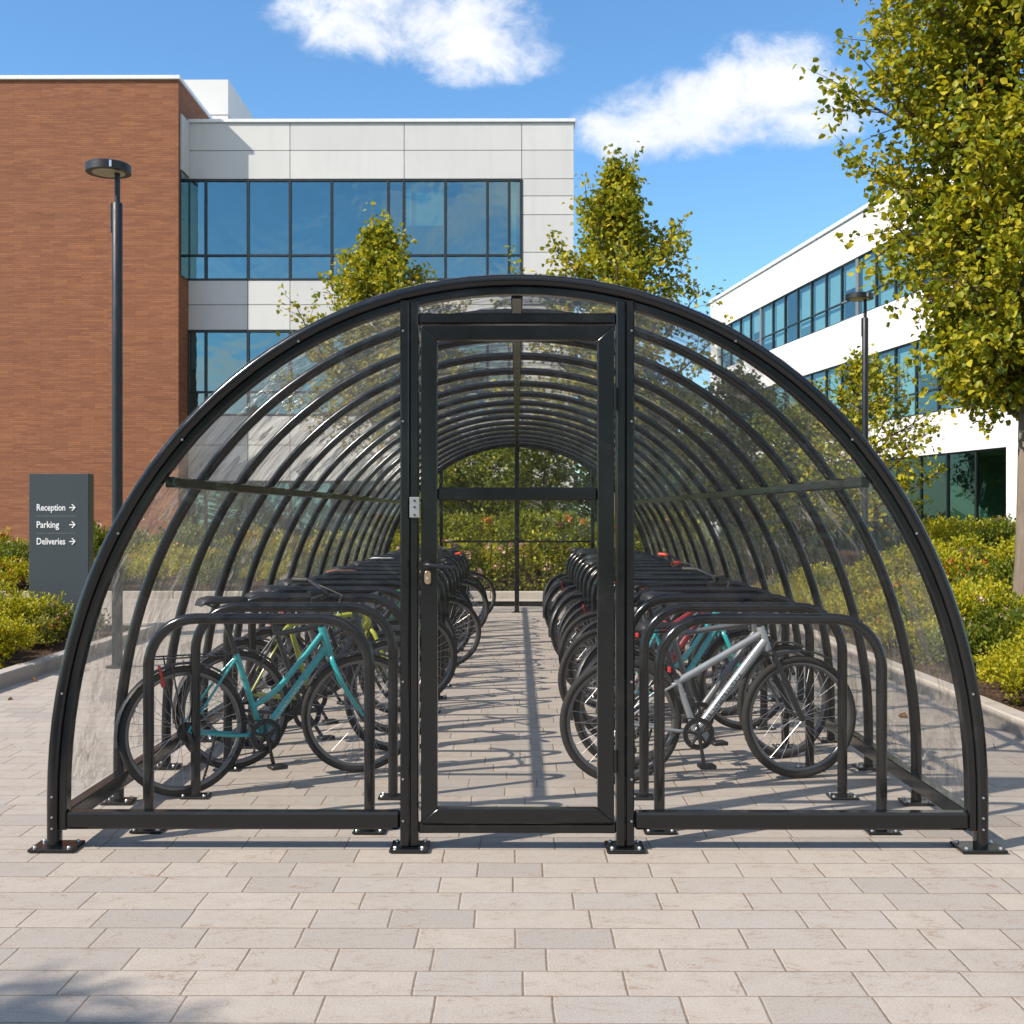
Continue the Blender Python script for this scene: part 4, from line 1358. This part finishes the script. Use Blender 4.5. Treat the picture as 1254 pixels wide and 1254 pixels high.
# two trees rising behind the shelter
XA, YA = PX(466, 24), 24.
make_tree(21, PZ(262, 24), 2.6, prof_conic(2.5), 48, 14, 19, .10, .09, L_TREE, .95,
          'slim yellow-green tree behind the shelter, before the blue windows', 'trees around the shelter', (XA, YA, .1), 'tree')
XB, YB2 = PX(752, 22.8), 22.8
make_tree(31, PZ(190, 22.8), 2.2, prof_conic(2.8), 62, 15, 21, .10, .11, L_TREE, .95,
          'taller bushy yellow-green tree rising right behind the shelter roof against the sky', 'trees around the shelter', (XB, YB2, .1), 'tree')
# smaller tree between the shelter and the white building
XD, YD = PX(1062, 20.5), 20.5
make_tree(41, 3.9, .8, prof_round(1.15), 34, 10, 13, .085, .07, L_TREE, .6,
          'small green tree beside the right-hand lamp post, below the large tree', 'trees around the shelter', (XD, YD, right_bed_z(XD, YD)), 'tree')
# background trees beyond the rear bed
far = make_tree(51, 6.2, 1.1, prof_round(2.3), 54, 12, 14, .13, .11, L_FAR, .55, None, None, (0, 0, 0), 'tree')
FT = [(545, 29.6, .62, 'dark green tree seen through the rear wall, left of its centre post'), (668, 27.2, .60, 'dark green tree seen through the rear wall, right of its centre post'),
      (610, 29.4, .60, 'dark green tree seen straight behind the rear centre post'),
      (800, 33, .86, 'dark leafy tree beyond the rear bed, below the taller bushy tree'), (905, 36, .95, 'dark leafy tree in front of the far end of the white building'),
      (980, 31, .72, 'dark leafy tree behind the shelter roof, left of the right lamp post'), (730, 41, 1.05, 'distant leafy tree at the corner of the concrete office building'),
      (840, 50, 1.1, 'distant leafy tree in the gap between the two pale buildings')]
for i, (px, Y, s, lab) in enumerate(FT):
    o = far if i == 0 else copy_tree(far)
    o.location = (PX(px, Y), Y, 0.); o.scale = (s, s, s); o.rotation_euler = (0, 0, i * 1.9)
    tag(o, lab, 'tree', 'background trees')
for i in range(7):  # unseen trees added behind the camera so the front steel reflects dark
    o = copy_tree(far)
    o.location = (-16.5 + 5.4 * i + rng.uniform(-.6, .6), -15 - 2.5 * (i % 2), 0.); s_ = rng.uniform(1.3, 1.6); o.scale = (s_, s_, s_); o.rotation_euler = (0, 0, i * 2.3)
    tag(o, 'added unseen tree behind the camera that darkens reflections in the shelter front', 'tree', 'added trees behind the camera')
# the tree outside the frame whose shadow falls on the front paving
oc = copy_tree(bpy.data.objects['tree'])
oc.location = (-8.02, -.66, 0); oc.scale = (.85, .85, .72); oc.rotation_euler = (0, 0, 1.1)
tag(oc, 'tree outside the left edge whose shadow dapples the front paving', 'tree', 'trees around the shelter')

def shrub_mesh(seed, n, rx, rz, leaf, lumps=7, spiky=.5):
    rg = np.random.default_rng(seed)
    P = []; A = []
    cs = [(rg.normal(0, rx * .42), rg.normal(0, rx * .42), rz * rg.uniform(.28, .62), rg.uniform(.34, .6) * rx) for _ in range(lumps)]
    per = n // lumps
    for (cx, cy, cz, r) in cs:
        # leafy sprigs radiating from the lump
        ns = per // 9
        for s in range(ns):
            d = rg.normal(size=3); d[2] = abs(d[2]) * 1.1 - .25; d /= np.linalg.norm(d)
            L = r * rg.uniform(.75, 1.22)
            for q in range(9):
                f = .45 + .55 * (q + rg.random()) / 9
                p = np.array((cx, cy, cz)) + d * L * f * np.array((1, 1, rz / rx * .95)) + rg.normal(0, .018, 3)
                if p[2] < .01: p[2] = rg.uniform(.01, .10)
                P.append(p); A.append(d * .7 + rg.normal(0, .6, 3) + np.array((0, 0, spiky)))
    P = np.array(P); A = np.array(A)
    S = leaf * rg.uniform(.6, 1.3, len(P))
    return P, A, S
def make_shrub(seed, n, rx, rz, leaf, mat, blossom=None, name='shrub', wide=.34):
    root = empty(name)
    P, A, S = shrub_mesh(seed, n, rx, rz, leaf)
    obj_from('foliage', leaves_mesh('foliage', P, A, S, seed, .12, wide), mat, root)
    st = MB(); rg = np.random.default_rng(seed + 5)
    for k in range(9):
        a = rg.uniform(0, 2 * PI); e = (math.cos(a) * rx * rg.uniform(.2, .7), math.sin(a) * rx * rg.uniform(.2, .7), rz * rg.uniform(.4, .85))
        st.tube([(e[0] * .1, e[1] * .1, -.04), (e[0] * .5, e[1] * .5, e[2] * .55), e], [.008, .005, .002], 4, False)
    st.build('stems', M_TWIG, root, 70)
    if blossom:
        k = np.random.default_rng(seed + 9).choice(len(P), max(10, n // 45), False)
        Pb = P[k] * np.array((1.04, 1.04, 1.05)); nb = []
        ab = []
        for p in Pb:
            for q in range(5): nb.append(p + np.random.default_rng(int(abs(p[0]) * 1e5) + q).normal(0, .012, 3)); ab.append(np.random.default_rng(q + int(abs(p[1]) * 1e5)).normal(0, 1, 3))
        nb = np.array(nb); ab = np.array(ab)
        obj_from('blossoms', leaves_mesh('blossoms', nb, ab, np.full(len(nb), .04), seed, .1, .5), blossom, root)
    return root
SHR = {
    'yel': make_shrub(101, 4300, .60, .62, .046, L_YEL),
    'yel2': make_shrub(102, 4300, .55, .52, .042, L_YEL, L_RED),
    'grn': make_shrub(103, 4200, .60, .66, .047, L_GRN),
    'olv': make_shrub(104, 4000, .58, .50, .043, L_OLV, L_RED),
    'grn2': make_shrub(105, 4000, .55, .55, .043, L_GRN, L_PINK),
}
SWORD = {'yel': 'bright yellow shrub', 'yel2': 'low yellow shrub with orange flowers', 'grn': 'dark green shrub', 'olv': 'olive shrub with orange blooms', 'grn2': 'green shrub with pale pink flowers'}
sh_used = set()
def place_shrub(kind, x, y, z, s, label, group, sz=1.):
    p = SHR[kind]
    if kind in sh_used: o = copy_tree(p)
    else: o = p; sh_used.add(kind)
    o.location = (x, y, z - .03); o.scale = (s, s, s * sz); o.rotation_euler = (0, 0, rng.uniform(0, 6.28))
    tag(o, label, 'shrub', group)
seq = ['yel', 'grn', 'yel', 'olv', 'yel2', 'yel', 'grn2', 'yel', 'yel2', 'grn', 'yel', 'olv']
rn = 0
for ri, (x0, y0, dy, cnt, s0) in enumerate([(3.98, 6.5, .70, 19, .70), (4.85, 7.3, .85, 15, .88), (6.0, 9.2, .95, 11, 1.0), (7.0, 11.0, 1.05, 9, 1.05), (8.2, 13.0, 1.25, 8, 1.2), (9.6, 16.5, 1.6, 7, 1.3)]):
    for k in range(cnt):
        kind = seq[(k * 5 + ri * 3 + (k // 2)) % len(seq)]
        if ri == 0 and k < 4: kind = ['yel2', 'yel', 'olv', 'yel'][k]
        x = x0 + rng.uniform(-.16, .16); y = y0 + dy * k + rng.uniform(-.15, .15)
        if math.hypot(x - XC, y - YC) < .55: y += .6
        place_shrub(kind, x, y, right_bed_z(x, y), s0 * rng.uniform(.85, 1.15),
                    f'{SWORD[kind]}, {ORD[k]} from front, {ORD[ri]} row behind right kerb', 'shrubs in the right bed')
for ri, (x0, y0, dy, cnt, s0) in enumerate([(-5.0, 10.9, .80, 4, .78), (-5.75, 11.6, .82, 4, .86), (-6.6, 12.6, .9, 3, .85)]):
    for k in range(cnt):
        kind = ['yel', 'grn', 'yel2', 'yel', 'olv', 'yel', 'grn2'][(k * 2 + ri * 3) % 7]
        x = x0 + rng.uniform(-.12, .12); y = y0 + dy * k + rng.uniform(-.1, .1)
        if abs(x - PX(71, 14)) < .6 and y > 13.5: y = 13.45
        place_shrub(kind, x, y, left_bed_z(x, y), s0 * rng.uniform(.85, 1.1),
                    f'{SWORD[kind]}, {ORD[k]} from front, {ORD[ri]} row behind left kerb', 'shrubs in the near left bed')
for ri, (y0, x0, dx, cnt, s0) in enumerate([(21.4, -10.2, .95, 14, .95), (22.7, -10.8, 1.1, 14, 1.15), (24.3, -11.2, 1.3, 14, 1.4), (26.2, -11.5, 1.5, 12, 1.6)]):
    for k in range(cnt):
        x = x0 + dx * k + rng.uniform(-.2, .2); y = y0 + rng.uniform(-.25, .25)
        if -2.9 < x < 3.2 and y < 22.4: continue
        kind = seq[(k * 7 + ri * 5 + 1) % len(seq)]
        if ri < 2 and kind == 'yel' and k % 2: kind = 'grn'
        place_shrub(kind, x, y, back_bed_z(x, y), s0 * rng.uniform(.85, 1.15),
                    f'{SWORD[kind]}, {ORD[k]} from left, {ORD[ri]} row of far bed', 'shrubs in the far bed')
# hedge behind the rear wall
def hedge():
    rg = np.random.default_rng(77)
    n = 15000; P = []; A = []
    x0, x1, y0, y1, H = -2.75, 3.15, 21.0, 22.1, 1.36
    ns = n // 8
    for i in range(ns):
        side = rg.random()
        x = rg.uniform(x0, x1)
        hh = H * (1 + .05 * math.sin(x * 3.1) + .035 * math.sin(x * 7.7 + 1))
        if side < .55: c = np.array((x, y0 + rg.uniform(-.03, .16), rg.uniform(.08, hh))); d = np.array((0, -1, .35))
        elif side < .9: c = np.array((x, rg.uniform(y0, y1), hh + rg.normal(-.04, .05))); d = np.array((0, -.2, 1.))
        else: c = np.array((x0 if rg.random() < .5 else x1, rg.uniform(y0, y1), rg.uniform(.1, hh))); d = np.array((1 if c[0] > 0 else -1, 0, .3))
        dd = d + rg.normal(0, .5, 3); dd /= np.linalg.norm(dd); L = rg.uniform(.08, .2)
        for q in range(8):
            P.append(c + dd * L * (q / 8 - .35) + rg.normal(0, .025, 3)); A.append(dd * .6 + rg.normal(0, .7, 3))
    P = np.array(P); A = np.array(A); S = .062 * rg.uniform(.6, 1.3, len(P))
    root = empty('hedge', (0, 21.5, 0))
    P[:, 1] -= 21.5
    obj_from('foliage', leaves_mesh('foliage', P, A, S, 78, .12, .38), L_HEDGE, root)
    st = MB()
    for i in range(24):
        x = x0 + (x1 - x0) * (i + .5) / 24; st.tube([(x, 0, -.02), (x + rg.normal(0, .05), rg.normal(0, .1), .6), (x + rg.normal(0, .1), rg.normal(0, .2), 1.2)], [.02, .014, .006], 6, False)
    st.build('stems', M_TWIG, root, 70)
    for nm, mt, cnt, zr in (('blossoms', L_PINK, 26, (.35, .95)), ('flowers', L_RED, 22, (1.2, 1.42))):
        nb = []; ab = []
        for i in range(cnt):
            c = np.array((rg.uniform(x0, x1), y0 - 21.5 - .06 + (rg.uniform(0, .5) if zr[0] > 1 else 0), rg.uniform(*zr)))
            for q in range(9): nb.append(c + rg.normal(0, .028, 3)); ab.append(rg.normal(0, 1, 3) + np.array((0, -.6, .2)))
        nb = np.array(nb); ab = np.array(ab)
        obj_from(nm, leaves_mesh(nm, nb, ab, np.full(len(nb), .06), 79, .1, .5), mt, root)
    tag(root, 'clipped yellow-green flowering hedge along the kerb behind the shelter', 'hedge')
hedge()
# fallen leaves
def fallen():
    rg = np.random.default_rng(5)
    me = leaves_mesh('fallen_leaf', np.array([[0, 0, .004]]), np.array([[1., 0, .0]]), np.array([.075]), 3, .2, .42)
    M_DRY = leaf_mat('dry_leaf', [(0, (.16, .07, .02)), (1, (.36, .15, .03))], .15)
    o = None
    spots = [(-4.1, 8.9), (-4.0, 9.6), (-4.2, 10.4), (-3.9, 8.2), (-3.6, 10.9), (3.1, 7.6), (2.9, 8.8), (3.0, 6.4), (-3.2, 7.3)]
    for i, (x, y) in enumerate(spots):
        if o is None: c = o = obj_from('fallen_leaf', me, M_DRY)
        else: c = o.copy(); COL.objects.link(c)
        c.location = (x + rg.normal(0, .05), y + rg.normal(0, .08), .004); c.rotation_euler = (rg.normal(0, .12), rg.normal(0, .12), rg.uniform(0, 6.28))
        s = rg.uniform(.6, 1.1); c.scale = (s, s, s)
        tag(c, 'small dry orange-brown leaf fallen on the pale paving', 'leaf', 'fallen leaves on the paving')
fallen()

# ================================================================== SKY, SUN, CAMERA
SX, SY = 1.025, .56                       # horizontal travel of sunlight per metre of fall
to_sun = Vector((-SX, -SY, 1)).normalized()
elev = math.asin(to_sun.z)
sun = bpy.data.lights.new('sun', 'SUN'); sun.energy = 4.3; sun.angle = R(.53); sun.color = (1, .915, .805)
so = bpy.data.objects.new('sun', sun); COL.objects.link(so)
so.rotation_euler = to_sun.to_track_quat('Z', 'Y').to_euler(); so.location = (-20, -11, 20)

world = bpy.data.worlds.new('World'); scene.world = world; world.use_nodes = True
wt = world.node_tree; wt.nodes.clear(); h = NT(wt)
out = h.n('ShaderNodeOutputWorld'); bg = h.n('ShaderNodeBackground')
sky = h.n('ShaderNodeTexSky', sky_type='NISHITA')
sky.sun_disc = False; sky.sun_elevation = elev
sky.sun_rotation = math.atan2(to_sun.x, to_sun.y)
sky.altitude = 100; sky.air_density = 1.0; sky.dust_density = .35; sky.ozone_density = 1.6
tc = h.n('ShaderNodeTexCoord')
D = tc.outputs['Generated']
sp = h.n('ShaderNodeSeparateXYZ'); h.l(D, sp.inputs[0])
yy = h.math('MAXIMUM', sp.outputs[1], .02)
u = h.math('DIVIDE', sp.outputs[0], yy); v = h.math('DIVIDE', sp.outputs[2], yy)
uv = h.n('ShaderNodeCombineXYZ'); h.l(u, uv.inputs[0]); h.l(v, uv.inputs[1])
n1 = h.noise(h.scalevec(uv.outputs[0], (1, 1.15, 1)), 15, 10, .66, .25)
n2 = h.noise(uv.outputs[0], 5.5, 4, .5, .3)
mask = None
def pxdir(px, py): return ((px - CX) / F, (CY - py) / F)
for (px, py, ax, ay, wgt) in ((500, 22, 150, 50, 1.), (590, 70, 95, 34, .75), (560, 50, 90, 40, .9), (950, 108, 92, 60, 1.05), (850, 138, 112, 52, 1.1), (775, 165, 70, 36, 1.), (930, 150, 118, 36, 1.), (1010, 120, 48, 46, .9)):
    cu_, cv_ = pxdir(px, py); a_, b_ = ax / F, ay / F
    e = h.math('ADD', h.math('POWER', h.math('ABSOLUTE', h.math('DIVIDE', h.math('SUBTRACT', u, cu_), a_)), 2.), h.math('POWER', h.math('ABSOLUTE', h.math('DIVIDE', h.math('SUBTRACT', v, cv_), b_)), 2.))
    fall = h.math('MULTIPLY', h.math('SUBTRACT', 1., h.math('MULTIPLY', e, .62)), wgt)
    mask = fall if mask is None else h.math('MAXIMUM', mask, fall)
mask = h.math('MAXIMUM', mask, -1.)
dens = h.math('ADD', h.math('MULTIPLY', mask, .85), h.math('MULTIPLY', h.math('SUBTRACT', h.math('ADD', h.math('MULTIPLY', n1, .75), h.math('MULTIPLY', n2, .25)), .5), 2.7))
cl_ = h.range(dens, .10, .88, 0, 1, True)
front = h.range(sp.outputs[1], .1, .3, 0, 1)
cl_ = h.math('MULTIPLY', cl_, front)
shade = h.range(h.math('ADD', n2, h.math('MULTIPLY', h.math('SUBTRACT', dens, .5), .22)), .30, .75, 0, 1)
ccol = h.mix(shade, (4.6, 4.8, 5.2), (6.0, 6.0, 6.1))
tint = h.mix(1., sky.outputs[0], (.62, .90, 1.08), 'MULTIPLY')
colr = h.mix(h.math('MULTIPLY', cl_, .93), tint, ccol)
pz = h.math('ADD', h.math('MAXIMUM', sp.outputs[2], 0.), .22)
pc = h.n('ShaderNodeCombineXYZ'); h.l(h.math('DIVIDE', sp.outputs[0], pz), pc.inputs[0]); h.l(h.math('DIVIDE', sp.outputs[1], pz), pc.inputs[1])
n3 = h.noise(pc.outputs[0], 1.15, 8, .58, .4)
bc = h.math('MULTIPLY', h.range(n3, .40, .60, 0, 1, True), h.math('MULTIPLY', h.range(sp.outputs[1], .05, -.25, 0, 1, True), h.range(sp.outputs[2], .01, .12, 0, 1, True)))  # clouds added behind the camera, out of view, to whiten the ambient light
colr = h.mix(h.math('MULTIPLY', bc, .9), colr, h.mix(h.range(n3, .45, .75), (6.4, 6.3, 6.2), (4.8, 4.85, 5.0)))
h.l(colr, bg.inputs[0]); bg.inputs[1].default_value = .118
h.l(bg.outputs[0], out.inputs[0])

cam = bpy.data.cameras.new('camera'); cam.sensor_width = 36; cam.sensor_fit = 'HORIZONTAL'; cam.lens = 36 * F / 1254
cam.clip_start = .05; cam.clip_end = 4000
cam.dof.use_dof = True; cam.dof.focus_distance = 6.6; cam.dof.aperture_fstop = 9
co = bpy.data.objects.new('camera', cam); COL.objects.link(co)
co.location = (0, 0, EYE); co.rotation_euler = (R(90), 0, math.atan((633 - 627) / F))
scene.camera = co

vs = scene.view_settings
vs.view_transform = 'Standard'; vs.look = 'None'; vs.gamma = 1; vs.use_curve_mapping = False
vs.exposure = .75
scene.render.resolution_x = scene.render.resolution_y = 1024
cy_ = scene.cycles
cy_.max_bounces = 10; cy_.transparent_max_bounces = 40; cy_.diffuse_bounces = 4; cy_.glossy_bounces = 4; cy_.transmission_bounces = 6
cy_.caustics_reflective = False; cy_.caustics_refractive = False
cy_.sample_clamp_indirect = 6
cy_.use_denoising = True
